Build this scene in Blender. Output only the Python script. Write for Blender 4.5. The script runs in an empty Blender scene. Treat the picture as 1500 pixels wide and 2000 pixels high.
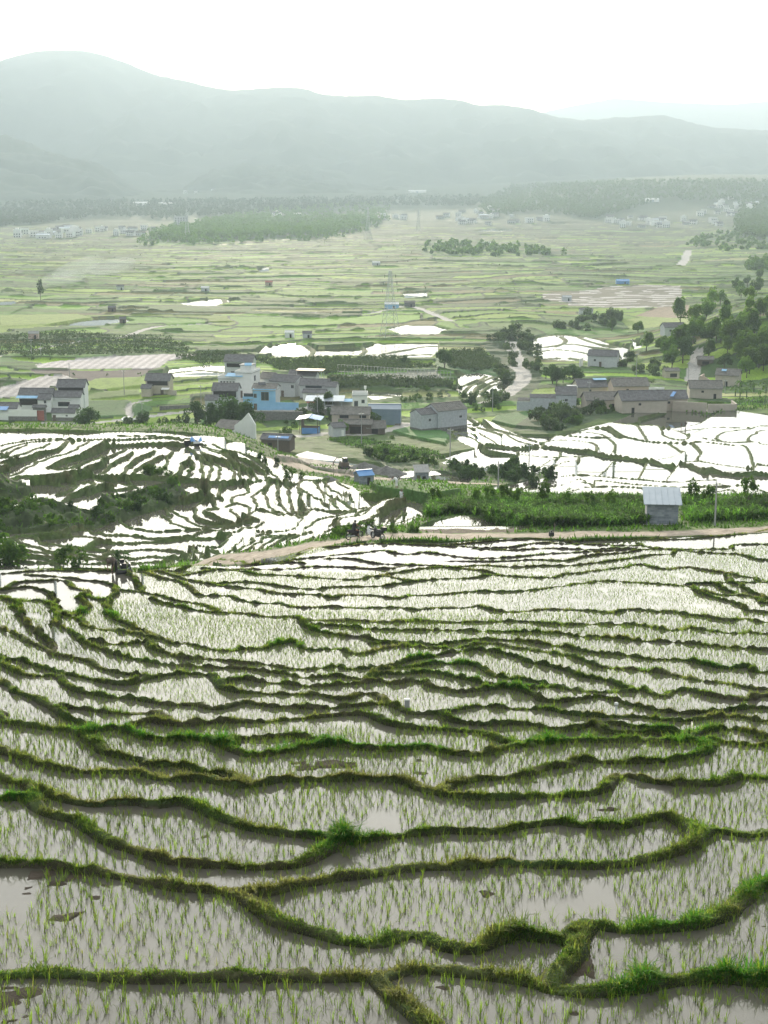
import bpy, math, random
import numpy as np
from mathutils import Vector, Matrix
R = math.radians
S = bpy.context.scene
COL = S.collection
random.seed(7); rng = np.random.default_rng(7)
# ------------------------------------------------------------------ camera
PITCH = math.atan(650/3000); F = 3000.0; CAMZ = 80.0
CP, SP = math.cos(PITCH), math.sin(PITCH)
cam = bpy.data.cameras.new('camera'); co = bpy.data.objects.new('camera', cam); COL.objects.link(co)
co.location = (0, 0, CAMZ); co.rotation_euler = (R(90)-PITCH, 0, 0)
cam.sensor_fit = 'VERTICAL'; cam.sensor_height = 24; cam.lens = 24*F/2000
cam.clip_start = 0.5; cam.clip_end = 60000
S.camera = co
# ------------------------------------------------------------------ sky, sun, exposure
SUN_EL, SUN_AZ = 6.3, -3.6
VEIL = (5.3, 5.08, 4.5)
w = bpy.data.worlds.new('World'); S.world = w; w.use_nodes = True
wt = w.node_tree; bg = wt.nodes['Background']
sky = wt.nodes.new('ShaderNodeTexSky'); sky.sky_type = 'NISHITA'; sky.sun_disc = False
sky.sun_elevation = R(SUN_EL); sky.sun_rotation = R(SUN_AZ)
sky.air_density = 1.0; sky.dust_density = 2.6; sky.ozone_density = 1.6; sky.altitude = 1800
_tc = wt.nodes.new('ShaderNodeTexCoord'); _cn = wt.nodes.new('ShaderNodeTexNoise'); _cn.inputs['Scale'].default_value = 2.2; _cn.inputs['Detail'].default_value = 6
_mp = wt.nodes.new('ShaderNodeMapping'); _mp.inputs['Scale'].default_value = (1, 1, 4); wt.links.new(_tc.outputs['Generated'], _mp.inputs[0]); wt.links.new(_mp.outputs[0], _cn.inputs['Vector'])
_mr = wt.nodes.new('ShaderNodeMapRange'); _mr.inputs[1].default_value = .3; _mr.inputs[2].default_value = .75; _mr.inputs[3].default_value = .55; _mr.inputs[4].default_value = .85; wt.links.new(_cn.outputs[0], _mr.inputs[0])
_mx = wt.nodes.new('ShaderNodeMix'); _mx.data_type = 'RGBA'; wt.links.new(_mr.outputs[0], _mx.inputs[0]); wt.links.new(sky.outputs[0], _mx.inputs[6])
_dt = wt.nodes.new('ShaderNodeVectorMath'); _dt.operation = 'DOT_PRODUCT'; wt.links.new(_tc.outputs['Generated'], _dt.inputs[0]); _dt.inputs[1].default_value = (math.sin(R(SUN_AZ)), math.cos(R(SUN_AZ)), .2)
def _m(op, a, b):
    n = wt.nodes.new('ShaderNodeMath'); n.operation = op
    for i, v in enumerate((a, b)):
        if isinstance(v, float): n.inputs[i].default_value = v
        else: wt.links.new(v, n.inputs[i])
    return n.outputs[0]
_gl = _m('ADD', _m('MULTIPLY', _m('POWER', _m('MAXIMUM', _dt.outputs['Value'], 0.0), 6.0), 2.9), .42)    # cloud veil glows around the sun
_vc = wt.nodes.new('ShaderNodeVectorMath'); _vc.operation = 'SCALE'; _vc.inputs[0].default_value = VEIL; wt.links.new(_gl, _vc.inputs['Scale']); wt.links.new(_vc.outputs[0], _mx.inputs[7])
wt.links.new(_mx.outputs[2], bg.inputs[0]); bg.inputs[1].default_value = 0.15    # thin bright cloud veil over the clear sky
sl = bpy.data.lights.new('sun', 'SUN'); sl.energy = 5.0; sl.angle = R(0.53); sl.color = (1, .87, .68)
so = bpy.data.objects.new('sun', sl); COL.objects.link(so)
sd = Vector((math.sin(R(SUN_AZ))*math.cos(R(SUN_EL)), math.cos(R(SUN_AZ))*math.cos(R(SUN_EL)), math.sin(R(SUN_EL))))
so.rotation_euler = sd.to_track_quat('Z', 'Y').to_euler(); so.location = (0, 0, 400)
S.view_settings.view_transform = 'Standard'; S.view_settings.look = 'None'; S.view_settings.gamma = 1
S.view_settings.exposure = 1.78
S.cycles.volume_bounces = 2; S.cycles.max_bounces = 8; S.cycles.transparent_max_bounces = 8
HAZE_D, HAZE_G, HAZE_C = .00016, .23, (.565, .67, .755)

# ------------------------------------------------------------------ helpers
def tag(o, label=None, cat=None, group=None, kind=None):
    if label: o['label'] = label
    if cat: o['category'] = cat
    if group: o['group'] = group
    if kind: o['kind'] = kind
    return o
def empty(name, loc, rz=0, label=None, cat=None, group=None):
    o = bpy.data.objects.new(name, None); COL.objects.link(o); o.empty_display_size = .5
    o.location = loc; o.rotation_euler = (0, 0, rz); return tag(o, label, cat, group)
def link(name, me, m=None, parent=None):
    o = bpy.data.objects.new(name, me); COL.objects.link(o)
    if m is not None and not me.materials: me.materials.append(m)
    if parent: o.parent = parent
    return o
def copy_tree(o, parent=None):
    c = o.copy(); COL.objects.link(c)
    if parent: c.parent = parent
    for ch in list(o.children): copy_tree(ch, c)
    return c
class MB:
    def __init__(s): s.v = []; s.f = []
    def add(s, vs, fs):
        n = len(s.v); s.v += [tuple(p) for p in vs]; s.f += [tuple(n+i for i in f) for f in fs]; return s
    def box(s, c, d, rz=0, rx=0, ry=0):
        M = Matrix.Translation(Vector(c)) @ Matrix.Rotation(rz, 4, 'Z') @ Matrix.Rotation(ry, 4, 'Y') @ Matrix.Rotation(rx, 4, 'X')
        x, y, z = d[0]/2, d[1]/2, d[2]/2
        vs = [M @ Vector(p) for p in ((-x,-y,-z),(x,-y,-z),(x,y,-z),(-x,y,-z),(-x,-y,z),(x,-y,z),(x,y,z),(-x,y,z))]
        return s.add(vs, [(0,3,2,1),(4,5,6,7),(0,1,5,4),(1,2,6,5),(2,3,7,6),(3,0,4,7)])
    def tube(s, pts, rad, n=6):
        pts = [Vector(p) for p in pts]; rings = []
        if not hasattr(rad, '__len__'): rad = [rad]*len(pts)
        vs = []
        for i, p in enumerate(pts):
            t = (pts[min(i+1, len(pts)-1)]-pts[max(i-1, 0)]).normalized()
            a = t.orthogonal().normalized(); b = t.cross(a)
            for k in range(n):
                an = 2*math.pi*k/n; vs.append(p+(a*math.cos(an)+b*math.sin(an))*rad[i])
        fs = [(i*n+k, i*n+(k+1) % n, (i+1)*n+(k+1) % n, (i+1)*n+k) for i in range(len(pts)-1) for k in range(n)]
        fs += [tuple(range(n-1, -1, -1)), tuple((len(pts)-1)*n+k for k in range(n))]
        return s.add(vs, fs)
    def prism(s, poly, y0, y1):      # polygon in x,z extruded along y
        n = len(poly)
        vs = [(x, y0, z) for x, z in poly]+[(x, y1, z) for x, z in poly]
        return s.add(vs, [tuple(range(n)), tuple(range(2*n-1, n-1, -1))]+[(i, n+i, n+(i+1) % n, (i+1) % n) for i in range(n)])
    def lathe(s, prof, c=(0,0,0), n=10):
        vs = [(c[0]+r*math.cos(2*math.pi*k/n), c[1]+r*math.sin(2*math.pi*k/n), c[2]+z) for r, z in prof for k in range(n)]
        fs = [(i*n+k, i*n+(k+1) % n, (i+1)*n+(k+1) % n, (i+1)*n+k) for i in range(len(prof)-1) for k in range(n)]
        fs += [tuple(range(n-1, -1, -1)), tuple((len(prof)-1)*n+k for k in range(n))]
        return s.add(vs, fs)
    def mesh(s, name):
        me = bpy.data.meshes.new(name); me.from_pydata(s.v, [], s.f); me.update(); return me
    def build(s, name, m, parent=None): return link(name, s.mesh(name), m, parent)

def fast_mesh(name, V, quads=None, tris=None, col=None, smooth=False):
    me = bpy.data.meshes.new(name)
    V = np.asarray(V, np.float32); me.vertices.add(len(V)); me.vertices.foreach_set('co', V.ravel())
    nq = 0 if quads is None else len(quads); ntr = 0 if tris is None else len(tris)
    li = []
    if nq: li.append(np.asarray(quads, np.int32).ravel())
    if ntr: li.append(np.asarray(tris, np.int32).ravel())
    li = np.concatenate(li); me.loops.add(len(li)); me.loops.foreach_set('vertex_index', li)
    me.polygons.add(nq+ntr)
    st = np.concatenate([np.arange(nq, dtype=np.int32)*4, nq*4+np.arange(ntr, dtype=np.int32)*3])
    me.polygons.foreach_set('loop_start', st)
    if smooth: me.polygons.foreach_set('use_smooth', np.ones(nq+ntr, bool))
    me.update(calc_edges=True)
    if col is not None:
        a = me.color_attributes.new('col', 'FLOAT_COLOR', 'POINT')
        c4 = np.ones((len(V), 4), np.float32); c4[:, :3] = col; a.data.foreach_set('color', c4.ravel())
    return me

# value noise for numpy
_NT = rng.random((256, 256)).astype(np.float32)
def vnoise(x, y):
    xi = np.floor(x).astype(int); yi = np.floor(y).astype(int); fx = x-xi; fy = y-yi
    fx = fx*fx*(3-2*fx); fy = fy*fy*(3-2*fy); a = xi & 255; b = yi & 255; a1 = (a+1) & 255; b1 = (b+1) & 255
    return ((_NT[a, b]*(1-fx)+_NT[a1, b]*fx)*(1-fy)+(_NT[a, b1]*(1-fx)+_NT[a1, b1]*fx)*fy)*2-1
def fbm(x, y, o=4):
    s = 0; a = .5
    for i in range(o): s = s+a*vnoise(x*2**i+17*i, y*2**i+31*i); a *= .5
    return s
def sstep(a, b, x):
    t = np.clip((x-a)/(b-a), 0, 1); return t*t*(3-2*t)

# ------------------------------------------------------------------ materials
def newmat(name):
    m = bpy.data.materials.new(name); m.use_nodes = True
    return m, m.node_tree, m.node_tree.nodes['Principled BSDF']
def nd(t, k, **kw):
    n = t.nodes.new(k)
    for a, b in kw.items(): setattr(n, a, b)
    return n
def mixrgb(t, fac, a, b, mode='MIX'):
    n = t.nodes.new('ShaderNodeMix'); n.data_type = 'RGBA'; n.blend_type = mode
    for i, v in ((0, fac), (6, a), (7, b)):
        if isinstance(v, bpy.types.NodeSocket): t.links.new(v, n.inputs[i])
        elif isinstance(v, tuple): n.inputs[i].default_value = (*v, 1) if len(v) == 3 else v
        else: n.inputs[i].default_value = v
    return n.outputs[2]
def noise(t, scale, detail=4, coord='Object', rough=.6, vec=None):
    tc = nd(t, 'ShaderNodeTexCoord'); n = nd(t, 'ShaderNodeTexNoise'); n.inputs['Scale'].default_value = scale
    n.inputs['Detail'].default_value = detail; n.inputs['Roughness'].default_value = rough
    t.links.new(vec or tc.outputs[coord], n.inputs['Vector']); return n.outputs[0]
def ramp(t, s, lo, hi):
    n = nd(t, 'ShaderNodeMapRange'); n.inputs[1].default_value = lo; n.inputs[2].default_value = hi; t.links.new(s, n.inputs[0]); return n.outputs[0]
def bump(t, b, h, st=.5, dist=.05):
    n = nd(t, 'ShaderNodeBump'); n.inputs['Strength'].default_value = st; n.inputs['Distance'].default_value = dist
    t.links.new(h, n.inputs['Height']); t.links.new(n.outputs[0], b.inputs['Normal'])
def mottled(name, c1, c2, scale=3, rough=.9, bs=.3, bd=.03, metallic=0):
    m, t, b = newmat(name); n = noise(t, scale); t.links.new(mixrgb(t, ramp(t, n, .3, .7), c1, c2), b.inputs['Base Color'])
    b.inputs['Roughness'].default_value = rough; b.inputs['Metallic'].default_value = metallic; bump(t, b, n, bs, bd); return m
def attr_mat(name, transl=0, nscale=1.5, rough=.9, amt=.35):
    m, t, b = newmat(name); a = nd(t, 'ShaderNodeAttribute', attribute_name='col')
    n = noise(t, nscale, 8, rough=.72); v = ramp(t, n, .3, .7)
    hi = mixrgb(t, 1.0, a.outputs[0], (1+amt, 1+amt, 1+amt), 'MULTIPLY'); lo = mixrgb(t, 1.0, a.outputs[0], (1-amt, 1-amt, 1-amt), 'MULTIPLY')
    c = mixrgb(t, v, lo, hi); t.links.new(c, b.inputs['Base Color']); b.inputs['Roughness'].default_value = rough
    b.inputs['Specular IOR Level'].default_value = .2
    if transl:
        tr = nd(t, 'ShaderNodeBsdfTranslucent'); t.links.new(mixrgb(t, 1.0, c, (1.5, 1.7, .7), 'MULTIPLY'), tr.inputs[0])
        mx = nd(t, 'ShaderNodeMixShader'); mx.inputs[0].default_value = transl
        t.links.new(b.outputs[0], mx.inputs[1]); t.links.new(tr.outputs[0], mx.inputs[2])
        t.links.new(mx.outputs[0], t.nodes['Material Output'].inputs[0])
    else: bump(t, b, noise(t, 7, 6, rough=.7), .7, .06)
    return m
def leaf_mat(name, c1, c2, transl=.4):
    m, t, b = newmat(name)
    oi = nd(t, 'ShaderNodeObjectInfo'); n = noise(t, .9, 3)
    c = mixrgb(t, ramp(t, n, .3, .7), c1, c2)
    hs = nd(t, 'ShaderNodeHueSaturation'); vr = nd(t, 'ShaderNodeMapRange'); vr.inputs[3].default_value = .7; vr.inputs[4].default_value = 1.35
    t.links.new(oi.outputs['Random'], vr.inputs[0]); t.links.new(vr.outputs[0], hs.inputs['Value']); t.links.new(c, hs.inputs['Color'])
    c = hs.outputs[0]; t.links.new(c, b.inputs['Base Color']); b.inputs['Roughness'].default_value = .7; b.inputs['Specular IOR Level'].default_value = .25
    tr = nd(t, 'ShaderNodeBsdfTranslucent'); t.links.new(mixrgb(t, 1.0, c, (1.4, 1.5, .7), 'MULTIPLY'), tr.inputs[0])
    mx = nd(t, 'ShaderNodeMixShader'); mx.inputs[0].default_value = transl
    t.links.new(b.outputs[0], mx.inputs[1]); t.links.new(tr.outputs[0], mx.inputs[2]); t.links.new(mx.outputs[0], t.nodes['Material Output'].inputs[0])
    return m
M = {}
M['ground'] = attr_mat('ground', 0, 1.6, amt=.5)
M['grass'] = attr_mat('grass', .55, .6, .8, .25)
M['rice'] = attr_mat('rice', .6, .6, .8, .2)
def water_mat(name, mud, sc):
    m, t, b = newmat(name); n = noise(t, .35, 5); b.inputs['IOR'].default_value = 1.33
    t.links.new(mixrgb(t, ramp(t, n, .35, .7), mud, tuple(c*.72 for c in mud)), b.inputs['Base Color'])
    b.inputs['Roughness'].default_value = .025
    bump(t, b, noise(t, sc, 4), .025, .02); return m
M['water'] = water_mat('paddy_water', (.138, .13, .106), 3)
M['pond'] = water_mat('pond_water', (.09, .095, .07), 2)
M['leaf_dark'] = leaf_mat('leaf_dark', (.03, .065, .022), (.055, .105, .032), .35)
M['leaf'] = leaf_mat('leaf', (.055, .115, .027), (.10, .175, .036), .45)
M['leaf_light'] = leaf_mat('leaf_light', (.10, .18, .035), (.15, .24, .05), .5)
M['leaf_grey'] = leaf_mat('leaf_grey', (.06, .10, .05), (.09, .13, .06), .35)
M['bark'] = mottled('bark', (.06, .045, .035), (.11, .09, .07), 4)
M['tile'] = mottled('roof_tile', (.10, .10, .105), (.19, .19, .195), 1.2, .85)
M['tile_old'] = mottled('old_roof_tile', (.13, .125, .115), (.24, .23, .21), 1.5, .9)
M['white'] = mottled('whitewash', (.74, .74, .71), (.82, .82, .80), .8)
M['pale'] = mottled('pale_brick', (.46, .48, .49), (.58, .59, .59), 1.6)
M['mudwall'] = mottled('mud_wall', (.43, .38, .31), (.52, .46, .39), .8)
M['pinkwall'] = mottled('red_earth_wall', (.46, .35, .29), (.52, .42, .36), .8)
M['blue'] = mottled('blue_paint', (.22, .45, .68), (.3, .54, .76), .6, .6)
M['bluesheet'] = mottled('blue_metal_sheet', (.10, .27, .58), (.17, .36, .68), .8, .45)
M['slate'] = mottled('slate_metal_sheet', (.13, .19, .26), (.17, .23, .30), .6, .5)
M['metal'] = mottled('grey_metal_sheet', (.3, .36, .42), (.38, .43, .48), .9, .4, .2, .01, .2)
M['concrete'] = mottled('concrete', (.3, .3, .29), (.4, .4, .39), 1.2)
M['stone'] = mottled('stone_wall', (.12, .12, .115), (.24, .235, .22), 2.2, .95, .8, .08)
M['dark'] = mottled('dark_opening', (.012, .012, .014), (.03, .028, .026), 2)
M['glass'] = mottled('window_glass', (.03, .04, .05), (.05, .06, .07), 2, .15, 0)
M['wood'] = mottled('weathered_wood', (.09, .07, .055), (.17, .14, .11), 5)
M['orange'] = mottled('orange_sheet', (.52, .36, .2), (.62, .46, .3), .6, .6)
M['steel'] = mottled('galvanised_steel', (.42, .46, .48), (.52, .55, .57), 3, .5, .1, .01, .5)
M['black'] = mottled('black_plastic', (.015, .015, .017), (.03, .03, .033), 6, .5, .1)
M['red'] = mottled('faded_red', (.35, .12, .1), (.42, .17, .14), 2)
M['carwhite'] = mottled('white_car_paint', (.72, .73, .74), (.78, .79, .8), 1, .25, 0)
def brick_mat(name, c1, c2, mortar, scale=1.0):
    m, t, b = newmat(name); tc = nd(t, 'ShaderNodeTexCoord'); mp = nd(t, 'ShaderNodeMapping'); mp.inputs['Rotation'].default_value = (R(90), 0, 0)
    br = nd(t, 'ShaderNodeTexBrick'); br.inputs['Scale'].default_value = scale; br.inputs['Mortar Size'].default_value = .02
    br.inputs['Color1'].default_value = (*c1, 1); br.inputs['Color2'].default_value = (*c2, 1); br.inputs['Mortar'].default_value = (*mortar, 1)
    br.inputs['Brick Width'].default_value = .42; br.inputs['Row Height'].default_value = .2; br.inputs['Bias'].default_value = -.2
    # use x+y along the wall so both faces show courses
    sx = nd(t, 'ShaderNodeSeparateXYZ'); t.links.new(tc.outputs['Object'], sx.inputs[0]); ad = nd(t, 'ShaderNodeMath'); t.links.new(sx.outputs[0], ad.inputs[0]); t.links.new(sx.outputs[1], ad.inputs[1])
    cx = nd(t, 'ShaderNodeCombineXYZ'); t.links.new(ad.outputs[0], cx.inputs[0]); t.links.new(sx.outputs[2], cx.inputs[1]); t.links.new(cx.outputs[0], br.inputs['Vector'])
    n = noise(t, 1.5); t.links.new(mixrgb(t, ramp(t, n, .3, .7), br.outputs[0], mixrgb(t, 1.0, br.outputs[0], (.75, .75, .75), 'MULTIPLY')), b.inputs['Base Color'])
    b.inputs['Roughness'].default_value = .9; bump(t, b, br.outputs[1], .5, -.01); return m
M['brick'] = brick_mat('grey_block', (.22, .25, .29), (.38, .41, .45), (.3, .32, .33))
M['brickpale'] = brick_mat('pale_block', (.48, .51, .54), (.58, .60, .62), (.5, .52, .53))
def skin(name, c):
    return mottled(name, c, tuple(x*.85 for x in c), 8, .7, .1)
M['skin'] = skin('skin', (.25, .14, .09))

# ================================================================== TERRAIN
def ray(px, py):
    cx = (np.asarray(px, float)-750)/F; cy = (1000-np.asarray(py, float))/F
    k = CP+cy*SP
    return cx/k, (-SP+cy*CP)/k            # u = X/Y, slope = (Z-80)/Y
def project(X, Y, Z):
    dz = Z-CAMZ; dep = Y*CP-dz*SP; up = Y*SP+dz*CP
    return 750+F*X/dep, 1000-F*up/dep
# control points: photograph position and estimated distance
CPT = [(750,2000,19.5),(750,1760,25),(750,1500,36),(750,1420,42.5),(750,1300,56),(750,1170,82),(750,1100,107),(750,1045,127),
 (1500,2000,19.5),(1500,1760,25),(1500,1500,36),(1500,1420,42.5),(1500,1300,56),(1500,1170,82),(1500,1100,105),(1500,1050,124),(1500,1030,131),
 (1150,1040,129),(1150,1300,56),(1150,1100,107),(1150,1170,82),(900,1045,128),
 (0,2000,19.3),(0,1760,24.5),(0,1560,32),(0,1440,39),(0,1300,51),(0,1240,58),(0,1170,72),(0,1117,88),(250,1118,98),(250,1170,76),(250,1300,53),(250,1450,39),
 (500,1104,110),(500,1170,80),(600,1065,130),(500,1086,135),(400,1094,142),(700,1052,128),
 (1200,985,156),(1500,985,156),(900,985,157),(830,985,162),(1100,1010,142),(1400,1010,142),
 # left bowl and hill
 (300,1095,165),(300,1050,177),(300,1000,190),(300,950,202.5),(300,900,216.5),(300,850,234),(200,1090,163),
 (400,1103,105),(320,1110,102),(500,1112,104),(420,1118,97),(0,1113,90),(50,1112,91),(100,1110,92.5),(150,1110,94),(200,1111,96.5),(250,1112,99),(100,1140,80),(200,1140,84),
 (0,1050,169),(0,1000,177.5),(0,950,187),(0,900,200),(0,850,219),(0,838,228),(150,838,234),(30,1095,158),
 (450,1050,166),(450,1000,188),(450,950,201),(450,900,218),(450,865,236),(400,845,240),
 (600,1050,144),(700,1000,160),(600,1000,172),(620,960,205),(700,970,195),(550,890,245),(600,930,225),(520,930,217),(650,945,225),(500,860,252),
 (760,960,215),(830,975,172),(760,990,172),
 (718,945,270),(825,942,270),(560,905,300),(620,890,325),(700,915,300),(900,945,262),
 # right flooded terraces
 (1100,972,235),(1400,972,235),(1200,958,246),(1100,935,272),(1400,940,262),(950,930,282),(1200,905,310),(1450,925,285),(1000,885,322),
 (1200,850,365),(1450,860,350),(1200,800,420),(1450,800,420),(900,840,395),(900,880,330),(1020,840,378),
 # valley
 (0,828,430),(200,828,430),(400,800,450),(600,785,460),(750,830,410),(700,850,380),(600,850,385),(870,838,400),(1000,790,450),
 (0,750,505),(400,750,500),(800,750,500),(1200,750,500),(1330,760,490),(1450,770,475),
 (0,700,600),(500,700,600),(1000,700,600),(1250,700,590),(0,650,720),(500,650,720),(1000,650,720),(1250,650,720),
 (0,600,890),(500,600,890),(1000,600,890),(1300,600,880),(0,550,1150),(750,550,1150),(1300,550,1150),(0,500,1620),(750,500,1620),(1500,500,1600),
 (0,470,2120),(750,470,2120),(1500,470,2100),(0,450,2650),(750,450,2650),(1500,450,2600),(0,430,3400),(600,430,3300),(1100,435,3000),(1450,440,2800),
 (1300,405,3600),(1480,395,3700),(1300,358,4300),(1500,358,4300),(1100,372,4400),(950,390,4600),(700,395,4600),(300,390,4600),(0,395,4400),(500,385,4900),
 # wooded hill on the right
 (1380,735,535),(1500,715,545),(1500,640,590),(1500,592,640),(1400,655,590),(1330,690,585)]
CW = [(-.2,110,49),(-.2,126,43.5),(-.1,120,47.5),(-.26,112,49),(-.26,130,43),   # behind the near lip
 (-.2,300,30),(-.1,300,30),(-.25,360,19),(-.12,370,17),(-.05,340,21),(0,180,44.5),(.05,190,42),(.15,190,41),(.2,190,41),(.25,190,41),(0,240,32),
 (.25,760,21),(.22,850,12),(.3,600,33),(.36,640,38),(.36,500,25),(.3,900,14),
 (-.33,30,66.8),(.33,30,66.8),(-.33,60,62.5),(.33,60,61),(-.33,120,48),(.33,120,52),(0,9,69.5),(-.3,9,69.5),(.3,9,69.5),(-.34,220,44),(-.34,600,12),
 (-.3,6500,60),(0,6500,60),(.3,6500,90),(-.3,10000,60),(0,10000,60),(.3,10000,90)]
_pts = []
for px, py, D in CPT:
    u, t = ray(px, py); _pts.append((u*3, math.log(D), CAMZ+D*t))
for u, Y, z in CW: _pts.append((u*3, math.log(Y), z))
_pts = np.array(_pts)
def tps(r2): return np.where(r2 > 0, .5*r2*np.log(np.maximum(r2, 1e-12)), 0)
_A, _z = _pts[:, :2], _pts[:, 2]; _n = len(_A)
_K = tps(((_A[:, None]-_A[None])**2).sum(-1))+np.eye(_n)*.0008
_P = np.hstack([np.ones((_n, 1)), _A])
_sol = np.linalg.solve(np.block([[_K, _P], [_P.T, np.zeros((3, 3))]]), np.concatenate([_z, np.zeros(3)]))
# the grid: columns of equal X/Y, rows of growing distance
UU = np.concatenate([[-1.4,-1.0,-.75,-.55,-.45,-.38], np.linspace(-.33, .33, 641), [.38,.45,.55,.75,1.0,1.4]])
rows = [4, 8, 12, 14.5]; y = 16.0
while y < 11000:
    rows.append(y); y *= 1+(.0029 if y < 138 else .0019 if y < 430 else .0036 if y < 1500 else .005 if y < 3200 else .012)
YY = np.array(rows); NU, NV = len(UU), len(YY)
cu = np.linspace(-.36, .36, 73); cv = np.linspace(math.log(4), math.log(11000), 260)
CU, CVV = np.meshgrid(cu, cv); q = np.stack([CU.ravel()*3, CVV.ravel()], 1)
HC = np.concatenate([tps(((qq[:, None]-_A[None])**2).sum(-1)) @ _sol[:_n] + _sol[_n]+qq @ _sol[_n+1:] for qq in np.array_split(q, 20)]).reshape(CU.shape)
def hb(u, Y):
    a = np.clip((np.clip(u, -.36, .36)-cu[0])/(cu[1]-cu[0]), 0, len(cu)-1.001); b = np.clip((np.log(np.maximum(Y, 4))-cv[0])/(cv[1]-cv[0]), 0, len(cv)-1.001)
    i = a.astype(int); j = b.astype(int); fa, fb = a-i, b-j
    return (HC[j, i]*(1-fa)+HC[j, i+1]*fa)*(1-fb)+(HC[j+1, i]*(1-fa)+HC[j+1, i+1]*fa)*fb
_ys = np.exp(np.linspace(math.log(12), math.log(9000), 6000))
def hit(px, py, ymin=0):
    """distance at which the sight line through a photograph point meets the smooth terrain"""
    u, t = ray(px, py); z = CAMZ+_ys*t; h = hb(np.full_like(_ys, u), _ys)
    ok = np.nonzero((h >= z) & (_ys >= ymin))[0]
    if not len(ok): return float(u), 6000.0
    k = ok[0]
    if k == 0: return float(u), float(_ys[0])
    d0, d1 = z[k-1]-h[k-1], z[k]-h[k]; f = d0/(d0-d1) if d0 != d1 else 0
    return float(u), float(_ys[k-1]+(_ys[k]-_ys[k-1])*np.clip(f, 0, 1))
UG, YG = np.meshgrid(UU, YY); XG = UG*YG; H0 = hb(UG, YG)
ROWS = np.gradient(YY)
H0 = H0+fbm(XG/60, YG/60, 3)*np.clip((YG-500)/600, 0, 2.0)
PX, PY = project(XG, YG, H0)
_hid = np.maximum.accumulate((H0-CAMZ)/YG, 0) > (H0-CAMZ)/YG+1e-4   # not seen from the camera

def inpoly(poly, X=None, Y=None):
    X = PX if X is None else X; Y = PY if Y is None else Y
    r = np.zeros(X.shape, bool); n = len(poly); j = n-1
    for i in range(n):
        xi, yi = poly[i]; xj, yj = poly[j]
        if yi != yj:
            r ^= ((yi > Y) != (yj > Y)) & (X < (xj-xi)*(Y-yi)/(yj-yi)+xi)
        j = i
    return r

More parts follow.
